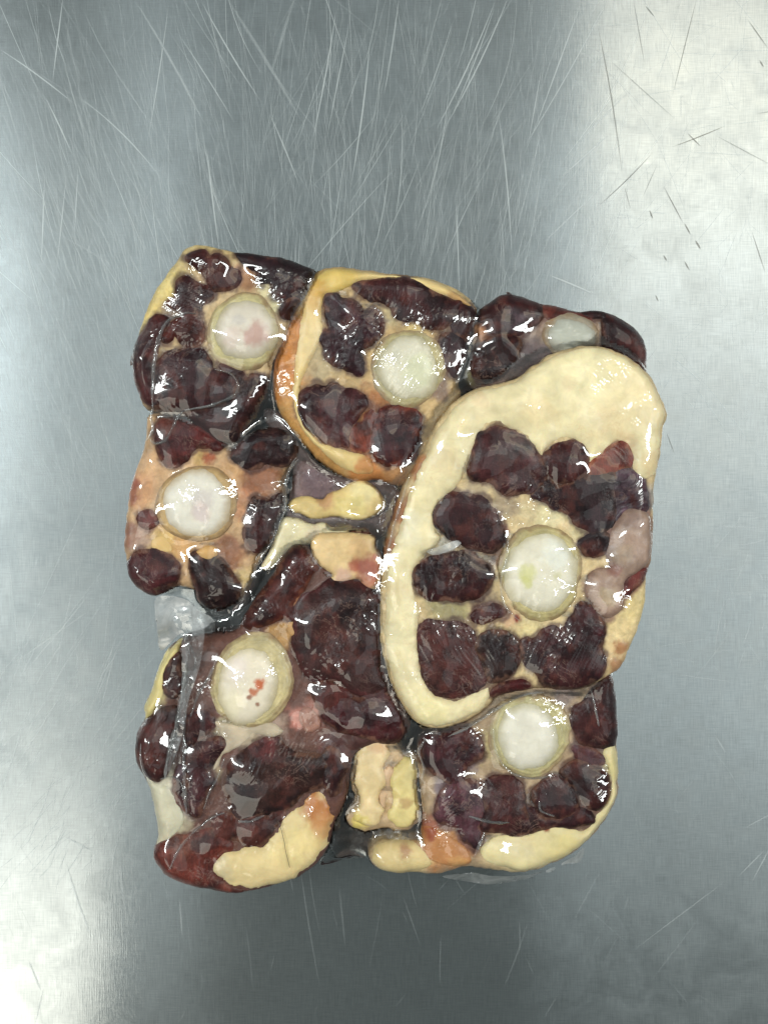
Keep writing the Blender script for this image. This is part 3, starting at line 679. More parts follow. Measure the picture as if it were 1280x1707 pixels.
D.muscle(V4((265, 100), (300, 70), (370, 65), (440, 70), (540, 90), (640, 130), (700, 180), (640, 250), (560, 230), (480, 260), (440, 320), (380, 350), (320, 340), (290, 280), (260, 200), (250, 140)), (70, 36, 35), paints=[(one(V4, 340, 120), 22, (96, 56, 46), .7), (one(V4, 420, 200), 30, (58, 34, 38), .6)])
D.muscle(V4((720, 290), (780, 200), (840, 150), (920, 128), (1010, 123), (1082, 162), (1122, 240), (1090, 310), (1020, 350), (940, 340), (860, 370), (780, 350)), (46, 25, 29), bulge=2.4, lump=1.6)
D.muscle(V4((830, 590), (870, 550), (950, 560), (1000, 520), (1035, 540), (1028, 640), (995, 720), (962, 800), (890, 870), (830, 850), (800, 800), (820, 700)), (46, 17, 19), bulge=2.0, lump=1.8)
D.muscle(d4, (66, 34, 39), bulge=3.0, r=28)
D.muscle(d5, (44, 20, 21), bulge=3.0, r=26)
D.muscle(V4((165, 650), (230, 635), (265, 690), (210, 730), (165, 705)), (96, 62, 56), bulge=.8, r=8)
D.fat(V4((500, 870), (570, 835), (630, 850), (635, 900), (575, 930), (520, 915)), (206, 156, 88), bulge=2.2, r=12)
D.fat(V4((230, 800), (290, 770), (350, 820), (370, 880), (310, 890), (240, 860)), (214, 174, 106), bulge=1.0, r=14)
D.bone(one(V4, 510, 585), 60, 57, 10, col=(222, 214, 198), paints=[(one(V4, 560, 560), 22, (196, 184, 178), .7), (one(V4, 540, 640), 20, (210, 184, 176), .6), (one(V4, 540, 650), 14, (206, 190, 186), .6)], ringcol=(186, 152, 100))

# ---- slice F, lower left
f2 = V7((46, 850), (66, 780), (126, 710), (200, 660), (270, 640), (280, 700), (260, 800), (240, 900), (220, 980), (180, 1030), (116, 1010), (64, 960))
f7 = V7((146, 1430), (195, 1370), (280, 1340), (370, 1320), (450, 1300), (560, 1380), (480, 1450), (470, 1530), (540, 1600), (620, 1644), (520, 1652), (400, 1638), (280, 1590), (196, 1548), (154, 1490))
F = Piece('oxtail_slice', V0((392, 1050), (420, 1003), (450, 962), (470, 926), (500, 906), (528, 922), (560, 955), (600, 962), (632, 980), (644, 1010), (642, 1080), (655, 1130), (676, 1180), (684, 1215), (662, 1242), (610, 1250), (588, 1270), (578, 1330), (560, 1370), (550, 1400), (538, 1430), (505, 1463), (460, 1480), (410, 1493), (360, 1490), (300, 1476), (268, 1456), (253, 1430), (260, 1395), (254, 1350), (243, 1310), (224, 1270), (223, 1235), (238, 1200), (238, 1180), (254, 1140), (272, 1090), (300, 1068), (350, 1058)),
          50, 9, (98, 62, 52), [((265, 1120), 45, (214, 196, 128), .95), ((250, 1180), 32, (208, 192, 130), .95), ((270, 1350), 50, (200, 190, 154), .95), ((265, 1300), 34, (190, 182, 158), .9), ((345, 1290), 26, (170, 150, 116), .7), ((420, 1230), 36, (178, 160, 132), .8), ((380, 1215), 26, (170, 156, 122), .8),
           ((520, 1185), 34, (166, 104, 88), .85), ((500, 1200), 20, (196, 120, 104), .8), ((560, 1180), 30, (128, 88, 62), .8), ((470, 1060), 30, (186, 138, 76), .85), ((555, 1250), 30, (96, 52, 50), .8), ((600, 1220), 50, (66, 34, 34), .8), ((455, 1210), 26, (164, 136, 118), .8)],
          'large tail slice with red-spotted bone in the lower left corner of the pack', 'meat slice', G, seed=5, dark=[(f2, (58, 32, 29)), (f7, (84, 48, 40))])
F.muscle(V7((205, 480), (240, 400), (290, 350), (300, 430), (295, 530), (260, 580), (215, 560)), (56, 32, 28), r=14)
F.muscle(f2, (60, 33, 29), bulge=4.1, r=34, rim_w=.25)
F.muscle(V7((330, 690), (420, 650), (460, 690), (470, 740), (400, 800), (340, 850), (330, 780)), (64, 40, 40), r=18)
F.muscle(V7((330, 880), (420, 830), (500, 800), (525, 840), (500, 900), (460, 960), (470, 1040), (420, 1150), (400, 1220), (350, 1200), (320, 1100), (325, 980)), (58, 32, 33), bulge=3.0)
F.muscle(V7((280, 960), (318, 990), (318, 1100), (340, 1200), (300, 1180), (260, 1100)), (84, 74, 78), bulge=1.4, r=14)
F.muscle(V7((640, 870), (720, 820), (800, 810), (870, 860), (960, 900), (1060, 900), (1085, 1000), (1040, 1060), (980, 1080), (920, 1130), (860, 1180), (760, 1210), (640, 1230), (590, 1220), (560, 1150), (530, 1080), (560, 960), (600, 900)), (58, 36, 29), bulge=3.0, r=50, paints=[(one(V7, 740, 850), 26, (94, 40, 40), .85), (one(V7, 1000, 960), 34, (46, 26, 24), .8)])
F.muscle(V7((600, 1260), (700, 1220), (830, 1190), (850, 1220), (790, 1300), (740, 1370), (660, 1380), (590, 1350), (480, 1330), (470, 1250), (510, 1210), (570, 1220)), (72, 46, 38), bulge=1.6, r=22, lump=1.5)
F.muscle(f7, (92, 54, 44), bulge=2.7, r=40, rim_w=.3, paints=[(one(V7, 320, 1380), 30, (110, 66, 52), .6)])
F.muscle(V6((300, 690), (370, 700), (440, 780), (500, 850), (450, 900), (400, 1000), (300, 1150), (330, 1250), (230, 1240), (100, 1280), (-30, 1300), (-60, 1240), (20, 1130), (150, 950), (240, 790)), (72, 36, 30), bulge=3.0, rim=(120, 64, 44))
F.muscle(V0((500, 1000), (530, 984), (560, 965), (600, 970), (634, 990), (638, 1050), (636, 1110), (645, 1150), (600, 1160), (560, 1130), (520, 1130), (495, 1090), (490, 1040)), (70, 46, 40), bulge=4.1, r=42, rim=(84, 38, 38), rim_w=.8, rim_d=14)
F.muscle(V0((600, 1165), (640, 1150), (664, 1185), (666, 1228), (640, 1237), (610, 1228), (560, 1215), (540, 1192), (562, 1160)), (58, 26, 30), bulge=2.4, r=20, lump=1.8)
F.muscle(V7((1055, 920), (1110, 850), (1165, 950), (1155, 1050), (1130, 1105), (1080, 1090)), (66, 36, 38), bulge=1.6, r=16)
F.muscle(V0((520, 1140), (560, 1140), (590, 1165), (560, 1185), (530, 1175)), (74, 42, 38), bulge=1.4, r=12)
F.part('gristle', V0((498, 1185), (515, 1176), (530, 1188), (534, 1212), (515, 1222), (500, 1208)), (164, 116, 100), bulge=1.2, r=12, mat=M_CART, seed=60)
F.fat(V7((460, 1500), (480, 1450), (560, 1410), (650, 1390), (740, 1380), (800, 1310), (860, 1220), (940, 1150), (1020, 1090), (1080, 1130), (1112, 1200), (1095, 1320), (1055, 1430), (960, 1535), (860, 1592), (740, 1618), (640, 1622), (540, 1592)), (216, 190, 132), bulge=2.0, r=40, wob=5, sink=.5,
      paints=[(one(V7, 1030, 1180), 38, (186, 106, 46), .9), (one(V7, 1050, 1300), 28, (202, 142, 84), .8), (one(V7, 880, 1400), 40, (224, 200, 134), .7), (one(V7, 980, 1350), 26, (226, 198, 130), .7), (one(V7, 500, 1520), 26, (196, 180, 140), .7)])
F.fat(V7((92, 700), (102, 620), (160, 460), (260, 300), (300, 280), (290, 340), (220, 430), (205, 500), (195, 600), (130, 690)), (212, 192, 122), bulge=1.4, r=12)
F.fat(V6((340, 830), (430, 780), (460, 840), (420, 980), (370, 1100), (350, 1240), (400, 1340), (370, 1400), (300, 1371), (270, 1300), (310, 1200), (300, 1000)), (158, 110, 76), bulge=1.4, r=10, wob=3, var=.25, seed=44, paints=[((490, 1050), 30, (196, 148, 90), .8), ((505, 990), 20, (160, 84, 48), .7)])
F.fat(V7((100, 1010), (170, 1040), (230, 1060), (270, 1130), (310, 1230), (290, 1300), (150, 1400), (160, 1340), (130, 1150)), (196, 188, 160), bulge=1.2, r=16)
F.fat(V7((470, 720), (540, 720), (650, 745), (760, 715), (850, 765), (800, 800), (700, 795), (620, 845), (560, 880), (520, 900), (500, 960), (460, 980), (490, 880), (520, 820)), (182, 164, 138), bulge=1.0, r=10, var=.2)
F.bone(one(V7, 655, 520), 52, 66, 17, rot=.10, col=(224, 210, 186), ringc=one(V7, 680, 495), ringcol=(190, 172, 122), paints=[(one(V7, 725, 505), 11, (200, 104, 62), 1), (one(V7, 690, 545), 9, (192, 110, 74), .95), (one(V7, 670, 575), 5, (150, 92, 66), .9), (one(V7, 715, 615), 4, (150, 100, 76), .9), (one(V7, 600, 430), 22, (224, 208, 200), .6), (one(V7, 540, 640), 30, (226, 214, 176), .6)], rings=.22)

# ---- slice G, lower right
g6 = V8((1040, 190), (1080, 160), (1130, 100), (1190, 52), (1212, 150), (1216, 250), (1194, 322), (1130, 332), (1060, 310), (1040, 250))
Gp = Piece('oxtail_slice', V8((456, 330), (480, 288), (560, 250), (650, 210), (700, 150), (760, 70), (860, 40), (1000, 45), (1100, 50), (1172, 48), (1202, 100), (1212, 200), (1217, 320), (1220, 500), (1182, 602), (1080, 722), (980, 782), (860, 822), (740, 812), (640, 800), (540, 827), (440, 822), (340, 822), (278, 792), (262, 745), (310, 700), (450, 690), (470, 620), (460, 500), (450, 420)),
          51, 9, (166, 138, 106), [(one(V8, 720, 330), 34, (176, 156, 104), .8), (one(V8, 1100, 380), 25, (150, 126, 104), .8), (one(V8, 560, 470), 26, (104, 90, 104), .8), (one(V8, 640, 400), 22, (110, 96, 104), .8), (one(V8, 1180, 400), 34, (212, 196, 138), .9), (one(V8, 500, 640), 26, (150, 70, 52), .8), (one(V8, 560, 730), 40, (186, 122, 68), .95), (one(V8, 640, 700), 22, (160, 96, 58), .8),
           (one(V8, 380, 760), 50, (204, 176, 118), .9), (one(V8, 440, 740), 24, (176, 112, 72), .8), (one(V8, 780, 780), 40, (196, 170, 124), .9), (one(V8, 1010, 130), 26, (120, 104, 106), .7), (one(V8, 860, 690), 60, (206, 184, 134), .9)],
          'tail slice with ringed white bone in the lower right corner of the pack', 'meat slice', G, seed=6, dark=[(g6, (56, 30, 31))])
Gp.muscle(V8((460, 370), (475, 300), (550, 270), (640, 265), (690, 310), (690, 360), (640, 400), (600, 470), (540, 450), (490, 420)), (60, 32, 34), bulge=2.6)
Gp.muscle(V8((510, 560), (560, 480), (620, 460), (680, 470), (700, 560), (690, 640), (680, 710), (640, 700), (600, 640), (540, 620)), (80, 58, 68), bulge=2.2)
Gp.muscle(V8((690, 480), (760, 440), (840, 470), (855, 560), (880, 640), (820, 660), (740, 650), (690, 640), (700, 560)), (64, 38, 36), bulge=3.2, r=28)
Gp.muscle(V8((890, 500), (960, 450), (1010, 460), (1045, 510), (1040, 580), (980, 600), (920, 580)), (56, 32, 35), bulge=3.0, r=20)
Gp.muscle(V8((862, 560), (900, 580), (990, 610), (1050, 560), (1100, 580), (1112, 622), (1040, 632), (920, 642), (872, 652)), (50, 25, 31), bulge=1.6, r=14)
Gp.muscle(V8((1010, 410), (1060, 385), (1130, 410), (1170, 440), (1178, 500), (1142, 560), (1100, 550), (1060, 500), (1000, 440)), (62, 32, 30), bulge=3.2, r=24)
Gp.muscle(g6, (62, 34, 35), bulge=2.8, r=30, rim_w=.3)
Gp.muscle(V8((1040, 325), (1130, 345), (1150, 395), (1060, 375)), (74, 60, 66), bulge=1.0, r=10)
Gp.fat(V8((1150, 350), (1205, 330), (1212, 500), (1172, 600), (1080, 712), (980, 772), (860, 812), (780, 795), (700, 765), (690, 710), (760, 665), (860, 668), (960, 632), (1080, 645), (1130, 585), (1175, 520), (1180, 450)), (214, 196, 142), bulge=1.8, r=18, paints=[(one(V8, 940, 640), 7, (140, 60, 34), .95), (one(V8, 1190, 420), 26, (216, 198, 132), .7), (one(V8, 840, 700), 22, (212, 194, 150), .6), (one(V8, 1000, 700), 34, (216, 196, 128), .7)])
Gp.fat(V8((470, 640), (540, 650), (620, 705), (660, 765), (620, 792), (540, 785), (480, 745)), (186, 122, 70), bulge=1.6, r=16, paints=[(one(V8, 500, 660), 14, (150, 62, 40), .8), (one(V8, 600, 770), 16, (200, 146, 84), .8)], label='orange-stained fat')
Gp.fat(V8((272, 765), (300, 705), (420, 695), (470, 722), (500, 785), (400, 816), (320, 816)), (206, 180, 122), bulge=1.4, r=16, paints=[(one(V8, 400, 730), 12, (170, 116, 84), .7)])
Gp.bone(one(V8, 866, 290), 53, 57, 17, col=(218, 210, 192), ringc=one(V8, 872, 285), ringcol=(180, 168, 118), rings=.26)

# ---- loose lumps in the gaps
H = Piece('fat_lump', V6((288, 370), (330, 330), (420, 320), (530, 345), (580, 300), (680, 260), (760, 208), (860, 203), (930, 240), (980, 300), (1002, 380), (960, 432), (860, 472), (760, 472), (640, 452), (520, 462), (440, 462), (370, 425), (310, 415)),
          44, 4.5, (214, 184, 116), [(one(V6, 860, 280), 26, (216, 200, 142), .8), (one(V6, 560, 330), 16, (186, 132, 86), .8), (one(V6, 760, 400), 30, (212, 190, 110), .7)],
          'small yellow fat lump below the top middle slice', 'fat', seed=11, body_name='fat', body_mat=M_FAT, taper=4, grow=3)
J = Piece('fat_lump', V6((240, 488), (330, 488), (440, 530), (540, 522), (600, 558), (740, 550), (640, 620), (500, 650), (370, 690), (270, 720), (200, 795), (130, 856), (78, 842), (150, 720), (200, 600)),
          46, 4, (212, 198, 156), [(one(V6, 480, 580), 16, (196, 176, 150), .6)], 'pale fat strip beside the left middle slice', 'fat', seed=12, body_name='fat', body_mat=M_FAT, taper=3, grow=3)
I = Piece('fat_lump', V6((468, 640), (530, 600), (640, 600), (900, 618), (925, 700), (985, 800), (968, 940), (915, 1030), (850, 1005), (800, 930), (660, 975), (575, 985), (620, 900), (540, 850), (480, 780), (462, 700)),
          51, 5, (214, 180, 124), [(one(V6, 900, 860), 26, (158, 70, 56), .9), (one(V6, 780, 830), 16, (166, 80, 60), .85), (one(V6, 700, 920), 18, (196, 150, 128), .8), (one(V6, 880, 980), 18, (176, 106, 84), .8), (one(V6, 800, 700), 24, (206, 162, 106), .7)],
          'cream fat lump with reddened end at the centre of the pack', 'fat', seed=13, body_name='fat', body_mat=M_FAT, taper=4, grow=3)
Ks = Piece('meat_scrap', V6((690, 625), (760, 572), (860, 560), (912, 602), (900, 634), (760, 640)), 47, 3, (118, 66, 46), [], 'small brown meat scrap behind the cream central fat lump', 'meat scrap', seed=14, body_name='muscle', body_mat=M_MUSCLE, taper=3)
L1 = Piece('fat_lump', V8((215, 330), (255, 275), (305, 260), (355, 296), (395, 348), (440, 362), (457, 420), (446, 500), (462, 580), (442, 640), (385, 662), (320, 640), (255, 660), (196, 640), (176, 600), (208, 540), (188, 470), (198, 400)),
           46, 5, (188, 156, 116), [(one(V8, 350, 430), 16, (150, 104, 84), .8), (one(V8, 340, 560), 14, (176, 140, 90), .8), (one(V8, 230, 620), 16, (204, 180, 84), .9)], 'cream and yellow fat lump between the two bottom slices', 'fat', seed=15, body_name='connective_tissue', taper=4, lump=1.2, wob=3)
L1.fat(V8((200, 420), (215, 350), (250, 300), (290, 282), (330, 300), (345, 350), (322, 400), (335, 460), (300, 520), (318, 580), (290, 628), (225, 625), (200, 590), (222, 530), (205, 480)), (218, 190, 136), bulge=3.2, r=16, wob=3, lump=1.35, paints=[(one(V8, 300, 320), 24, (212, 168, 124), .8), (one(V8, 230, 615), 16, (206, 184, 92), .8)])
L1.fat(V8((338, 470), (360, 400), (395, 372), (430, 372), (452, 420), (446, 480), (455, 560), (440, 622), (385, 640), (330, 600), (348, 540)), (214, 192, 122), bulge=2.6, r=16, wob=3, lump=1.35, paints=[(one(V8, 400, 540), 12, (170, 130, 84), .7)])
L1.fat(V8((310, 430), (345, 400), (362, 440), (340, 520), (325, 560), (300, 540)), (196, 160, 122), bulge=1.4, r=8, wob=3, lump=1.2)
Ts = Piece('meat_scrap', V0((440, 680), (470, 690), (500, 740), (550, 785), (620, 800), (662, 812), (668, 850), (650, 885), (600, 910), (520, 915), (480, 905), (450, 935), (430, 965), (405, 1010), (385, 1020), (400, 985), (440, 930), (468, 880), (480, 830), (488, 790), (470, 740), (445, 710)), 41, 6, (118, 94, 92),
           [((530, 800), 40, (96, 74, 80), .8), ((440, 960), 30, (60, 62, 68), .8), ((580, 880), 40, (108, 90, 88), .8), ((640, 835), 20, (60, 50, 54), .8)], 'purplish sunken tissue in the gap around the small yellow fat lump', 'meat scrap', seed=18, body_name='muscle', taper=3)
Bs = Piece('meat_scrap', V8((110, 690), (160, 620), (200, 600), (220, 650), (300, 660), (460, 660), (470, 700), (300, 720), (250, 760), (190, 750), (140, 760)), 30, 5, (116, 104, 100), [(one(V8, 400, 670), 20, (160, 140, 124), .8)],
           'greyish tissue under film at the bottom gap between the two bottom slices', 'meat scrap', seed=19, body_name='connective_tissue', taper=2)
Ms = Piece('meat_scrap', V8((76, 782), (120, 738), (182, 698), (214, 742), (170, 765), (110, 780)), 14, 3, (66, 36, 37), [], 'dark red meat scrap at the bottom edge of the pack', 'meat scrap', seed=17, body_name='muscle', body_mat=M_MUSCLE, taper=1)

# ---- slice E, the big one lying on top
E_out = V0((710, 742), (722, 715), (742, 688), (766, 662), (795, 647), (829, 640), (859, 631), (888, 610), (918, 590), (948, 579), (978, 575), (1008, 578), (1038, 589), (1066, 607), (1086, 629), (1101, 656), (1112, 683), (1112, 698), (1105, 716), (1102, 757), (1094, 793), (1091, 840), (1090, 875), (1088, 930), (1079, 961), (1076, 1012), (1056, 1071), (1036, 1114), (1011, 1131), (983, 1147), (944, 1153), (905, 1150), (878, 1152), (832, 1162), (812, 1182), (785, 1201), (749, 1215), (716, 1217), (684, 1198), (657, 1154), (641, 1106), (634, 1071), (633, 1012), (637, 953), (643, 906), (653, 870), (664, 835), (680, 796), (696, 766))
E = Piece('oxtail_slice', E_out, 55, 6, (202, 174, 124), [((662, 850), 34, (150, 88, 44), .95), ((650, 910), 30, (146, 84, 46), .9), ((690, 775), 28, (160, 96, 50), .9), (one(V5, 760, 440), 34, (206, 190, 140), .9), (one(V5, 660, 450), 22, (190, 170, 124), .8), (one(V5, 880, 520), 20, (196, 178, 126), .85), (one(V5, 560, 400), 30, (150, 128, 100), .8), (one(V5, 450, 340), 26, (160, 140, 110), .8),
           (one(V5, 540, 520), 18, (140, 72, 54), .8), (one(V5, 530, 640), 20, (130, 70, 54), .7), (one(V5, 320, 590), 20, (196, 190, 176), .8), (one(V5, 320, 860), 44, (150, 138, 92), .9), (one(V5, 470, 820), 28, (120, 100, 84), .8), (one(V5, 470, 870), 22, (76, 40, 38), .8), (one(V5, 580, 890), 22, (206, 160, 120), .9), (one(V5, 620, 900), 8, (150, 40, 24), .95), (one(V5, 690, 945), 26, (206, 184, 126), .9),
           (one(V5, 1080, 920), 46, (214, 186, 130), .95), (one(V5, 1020, 1090), 36, (206, 172, 120), .9), (one(V5, 1130, 840), 36, (210, 184, 122), .9), (one(V5, 1060, 1020), 14, (150, 88, 44), .8), (one(V5, 1100, 740), 18, (110, 52, 40), .85), (one(V5, 1050, 1100), 16, (160, 96, 56), .7), (one(V5, 660, 1130), 18, (190, 164, 116), .8), (one(V5, 1190, 380), 24, (160, 150, 140), .9), (one(V5, 450, 150), 30, (150, 140, 118), .6)],
          'biggest tail slice with thick cream fat rim, on top at right', 'meat slice', G, seed=7, tilt=(.01, .015), taper=3, z_bot=6, lump=.8)
fat_inner = V5((1140, 300), (1105, 255), (1096, 180), (1050, 140), (980, 190), (925, 235), (908, 180), (855, 132), (770, 155), (722, 200), (690, 165), (630, 104), (545, 80), (465, 100), (440, 160), (412, 230), (370, 320), (295, 395), (262, 450), (268, 500), (292, 560), (245, 625), (182, 690), (178, 780), (196, 850), (200, 940), (200, 1040), (216, 1150), (265, 1222), (360, 1240), (450, 1212), (500, 1190))
fat_outer = [(816, 1164), (808, 1182), (784, 1197), (749, 1211), (718, 1213), (688, 1194), (662, 1152), (647, 1106), (641, 1071), (641, 1012), (645, 955), (656, 908), (672, 862), (684, 815), (696, 785), (714, 748), (728, 716), (748, 690), (770, 667), (797, 651), (829, 644), (859, 635), (888, 614), (918, 594), (948, 583), (978, 579), (1008, 582), (1036, 593), (1063, 611), (1083, 633), (1098, 658), (1108, 684), (1107, 698), (1101, 716), (1098, 757), (1091, 793)]
E.fat(fat_inner + fat_outer, (228, 211, 162), bulge=2.6, r=30, wob=2.2, lump=1.15, rim=(214, 186, 136), rim_w=.5, rim_d=9, paints=[((900, 690), 34, (222, 198, 146), .7), ((1010, 700), 40, (226, 200, 150), .7), ((1040, 740), 24, (216, 176, 128), .6), ((740, 770), 26, (224, 200, 152), .6), ((662, 980), 24, (220, 198, 150), .7), ((720, 1180), 34, (232, 216, 156), .7), ((800, 665), 16, (218, 176, 136), .6), ((945, 640), 14, (220, 184, 142), .6), ((960, 620), 60, (236, 220, 168), .6), ((1060, 680), 60, (230, 208, 158), .7), ((800, 680), 40, (232, 212, 166), .6), ((680, 880), 34, (232, 220, 184), .7), ((1085, 770), 24, (222, 194, 142), .7), ((668, 1060), 30, (230, 216, 170), .6)])
E.muscle(V5((460, 110), (540, 88), (620, 108), (680, 160), (730, 240), (740, 290), (700, 340), (620, 365), (560, 360), (500, 320), (415, 290), (420, 220)), (62, 36, 37), bulge=3.2, r=34, paints=[(one(V5, 600, 190), 24, (84, 62, 60), .6)])
E.muscle(V5((730, 205), (780, 165), (850, 142), (900, 172), (916, 260), (890, 300), (820, 320), (770, 300), (735, 250)), (62, 34, 38), bulge=3.0, r=26)
E.muscle(V5((915, 255), (990, 190), (1050, 147), (1087, 158), (1097, 240), (1020, 272), (940, 284)), (122, 70, 50), bulge=1.6, r=14, rim=(170, 110, 80), label='reddish brown muscle')
E.muscle(V5((740, 300), (800, 330), (900, 300), (960, 290), (1035, 285), (1040, 400), (1040, 480), (1000, 520), (920, 540), (870, 500), (850, 460), (780, 430), (740, 400), (690, 380), (720, 340)), (48, 33, 39), bulge=2.6, r=34)
E.muscle(V5((1030, 320), (1060, 270), (1130, 280), (1168, 360), (1165, 440), (1100, 425), (1060, 445), (1040, 480), (1032, 400)), (78, 66, 78), bulge=2.8, r=26, rim=(120, 110, 112))
E.muscle(V5((880, 575), (930, 540), (1000, 540), (1000, 600), (960, 632), (910, 622)), (56, 30, 30), r=14)
E.part('gristle', V5((1055, 455), (1110, 430), (1165, 450), (1190, 530), (1180, 640), (1130, 700), (1075, 740), (1066, 840), (1010, 892), (960, 862), (918, 800), (918, 725), (960, 690), (1010, 680), (1000, 620), (1010, 550)), (164, 134, 116), bulge=4.2, r=34, mat=M_CART, seed=61, rim=(112, 76, 66), rim_d=12, grow=3, bleed=(130, 92, 80), var=.25, paints=[(one(V5, 1110, 480), 18, (150, 122, 112), .7), (one(V5, 1060, 620), 20, (176, 150, 126), .7), (one(V5, 1000, 800), 18, (172, 150, 118), .7), (one(V5, 1030, 690), 14, (140, 84, 72), .7)])
E.muscle(V5((1040, 690), (1120, 705), (1165, 690), (1150, 740), (1090, 790), (1062, 770)), (112, 60, 50), bulge=1.2, r=10)
E.muscle(V5((300, 400), (350, 370), (420, 370), (480, 390), (520, 440), (560, 540), (550, 590), (500, 610), (430, 600), (360, 570), (310, 540), (272, 490), (266, 440)), (60, 34, 37), bulge=3.0, r=32, rim=(100, 66, 56))
E.muscle(V5((182, 700), (230, 650), (300, 628), (400, 620), (470, 650), (512, 690), (500, 750), (440, 812), (350, 822), (240, 812), (190, 772)), (46, 26, 30), bulge=2.8, r=30, lump=1.6)
E.muscle(V5((420, 885), (470, 860), (530, 835), (560, 870), (510, 905), (450, 915)), (66, 36, 38), bulge=1.2, r=12, lump=1.8)
E.muscle(V5((208, 930), (300, 912), (400, 930), (440, 970), (450, 1060), (480, 1150), (462, 1200), (370, 1230), (280, 1222), (222, 1150), (206, 1040)), (70, 44, 40), bulge=2.6, r=44, rim=(70, 36, 34))
E.muscle(V5((450, 990), (520, 950), (590, 970), (627, 1010), (622, 1100), (560, 1160), (500, 1170), (482, 1100), (452, 1050)), (50, 38, 34), bulge=2.2, r=28)
E.muscle(V5((640, 1000), (700, 980), (750, 940), (830, 930), (870, 860), (910, 840), (960, 880), (992, 950), (972, 1020), (992, 1090), (950, 1162), (840, 1204), (740, 1184), (700, 1130), (650, 1070)), (60, 33, 36), bulge=2.8, r=36, paints=[(one(V5, 960, 960), 14, (90, 22, 28), .7)])
E.muscle(V5((510, 1212), (570, 1180), (640, 1165), (672, 1190), (610, 1222), (520, 1238)), (64, 24, 28), bulge=1.0, r=12)
E.bone(one(V5, 718, 702), 62, 70, 11, rot=.05, col=(222, 213, 190), paints=[(one(V5, 655, 700), 16, (204, 200, 128), .75), (one(V5, 660, 740), 12, (200, 196, 118), .7), (one(V5, 780, 620), 30, (220, 220, 208), .6), (one(V5, 780, 710), 8, (200, 192, 140), .6)], ringcol=(182, 166, 112), rings=.15)

for p in PIECES:
    c4 = np.ones((len(p.C), 4), np.float32); c4[:, :3] = p.C
    p.body.data.color_attributes['Col'].data.foreach_set('color', c4.ravel())

# ================================================================== the vacuum bag
bag = tag(empty('vacuum_bag', (0, 0, 0)), 'clear crinkled vacuum bag wrapped tightly round the meat slices', 'plastic bag')
Hm = HMAP.copy()
def shift_max(a, r):
    out = a.copy()
    for dy in range(-r, r + 1):
        for dx in range(-r, r + 1):
            if dx * dx + dy * dy <= r * r:
                out = np.maximum(out, np.roll(np.roll(a, dy, 0), dx, 1))
    return out
occ = (Hm > .004).astype(np.float32)
dom = 1 - shift_max(1 - shift_max(occ, 11), 11)          # closed silhouette
dom = shift_max(dom, 1) > .5
Fz = np.where(dom, np.maximum(Hm, .012), 0).astype(np.float32)
for it in range(260):
    av = (np.roll(Fz, 1, 0) + np.roll(Fz, -1, 0) + np.roll(Fz, 1, 1) + np.roll(Fz, -1, 1)) * .25
    Fz = np.where(dom, np.maximum(Hm, av - .00006), 0)
# the film's own shape, stored on what it clings to: stretched smooth over the lobes, with long tension wrinkles
Fs = np.where(Fz > 0, Fz, 0)
for it in range(5):
    Fs = (np.roll(Fs, 1, 0) + np.roll(Fs, -1, 0) + Fs) / 3; Fs = (np.roll(Fs, 1, 1) + np.roll(Fs, -1, 1) + Fs) / 3
ffield = (-.2095, -.2395, HG, HG + 60, Fs, .001)
def wrinkle(x, y):
    X = x * 4000; Y = y * 4000                       # photo pixels
    a = 1.1 + 1.3 * fbm(X, Y, 260, 91, 1)            # slowly turning wrinkle direction
    wx = fbm(X, Y, 60, 95, 2) * 22
    u = X * np.cos(a) + Y * np.sin(a) + wx; v = -X * np.sin(a) + Y * np.cos(a)
    r = 1 - np.abs(fbm(u * .32, v, 13, 97, 2))
    patch = sstep(.15, .6, fbm(X, Y, 95, 99, 2))
    fine = 1 - np.abs(fbm(X, Y, 15, 101, 3))
    patch2 = sstep(.2, .6, fbm(X, Y, 70, 103, 2))
    return (.00022 * patch * r ** 3 + .00032 * patch2 * fine ** 3 + .0009 * fbm(X, Y, 60, 105, 1) + .0009 * fbm(X * .5 - Y * .87 + 400, X * .87 + Y * .5, 54, 119, 1))
for ci, (o, W) in enumerate(zip(CLING_OBJ, CLING)):
    p = W[:, :2]; e = .0005; h = .002
    dx = (sample(ffield, p + [h, 0]) - sample(ffield, p - [h, 0])) / (2 * h) * 1.0 + (wrinkle(p[:, 0] + e, p[:, 1]) - wrinkle(p[:, 0] - e, p[:, 1])) / (2 * e)
    dy = (sample(ffield, p + [0, h]) - sample(ffield, p - [0, h])) / (2 * h) * 1.0 + (wrinkle(p[:, 0], p[:, 1] + e) - wrinkle(p[:, 0], p[:, 1] - e)) / (2 * e)
    g = np.stack([-.9 * np.tanh(dx / .9), -.9 * np.tanh(dy / .9), np.ones(len(p))], 1); g /= np.linalg.norm(g, axis=1)[:, None]
    if ci in CLING_WALL: g[-len(CLING_WALL[ci]):] = CLING_WALL[ci]
    at_ = o.data.attributes.new('FilmNormal', 'FLOAT_VECTOR', 'POINT'); at_.data.foreach_set('vector', g.astype(np.float32).ravel())
yy, xx = np.mgrid[0:HG + 60, 0:HG]
wr = fbm(xx.astype(float), yy.astype(float), 9, 5, 3)
gap = Fz - Hm
tight = sstep(.0008, .004, gap)
Fz2 = Fz + .0004 + .0009 * wr * tight
keepv = (gap > .0007) & dom
q = np.stack([(yy * HG + xx)[:-1, :-1], (yy * HG + xx)[:-1, 1:], (yy * HG + xx)[1:, 1:], (yy * HG + xx)[1:, :-1]], -1).reshape(-1, 4)
kq = keepv.ravel()[q].sum(1) >= 3
dq = dom.ravel()[q].all(1)
q = q[kq & dq]
used = np.unique(q); rm = -np.ones(HG * (HG + 60), int); rm[used] = np.arange(len(used))
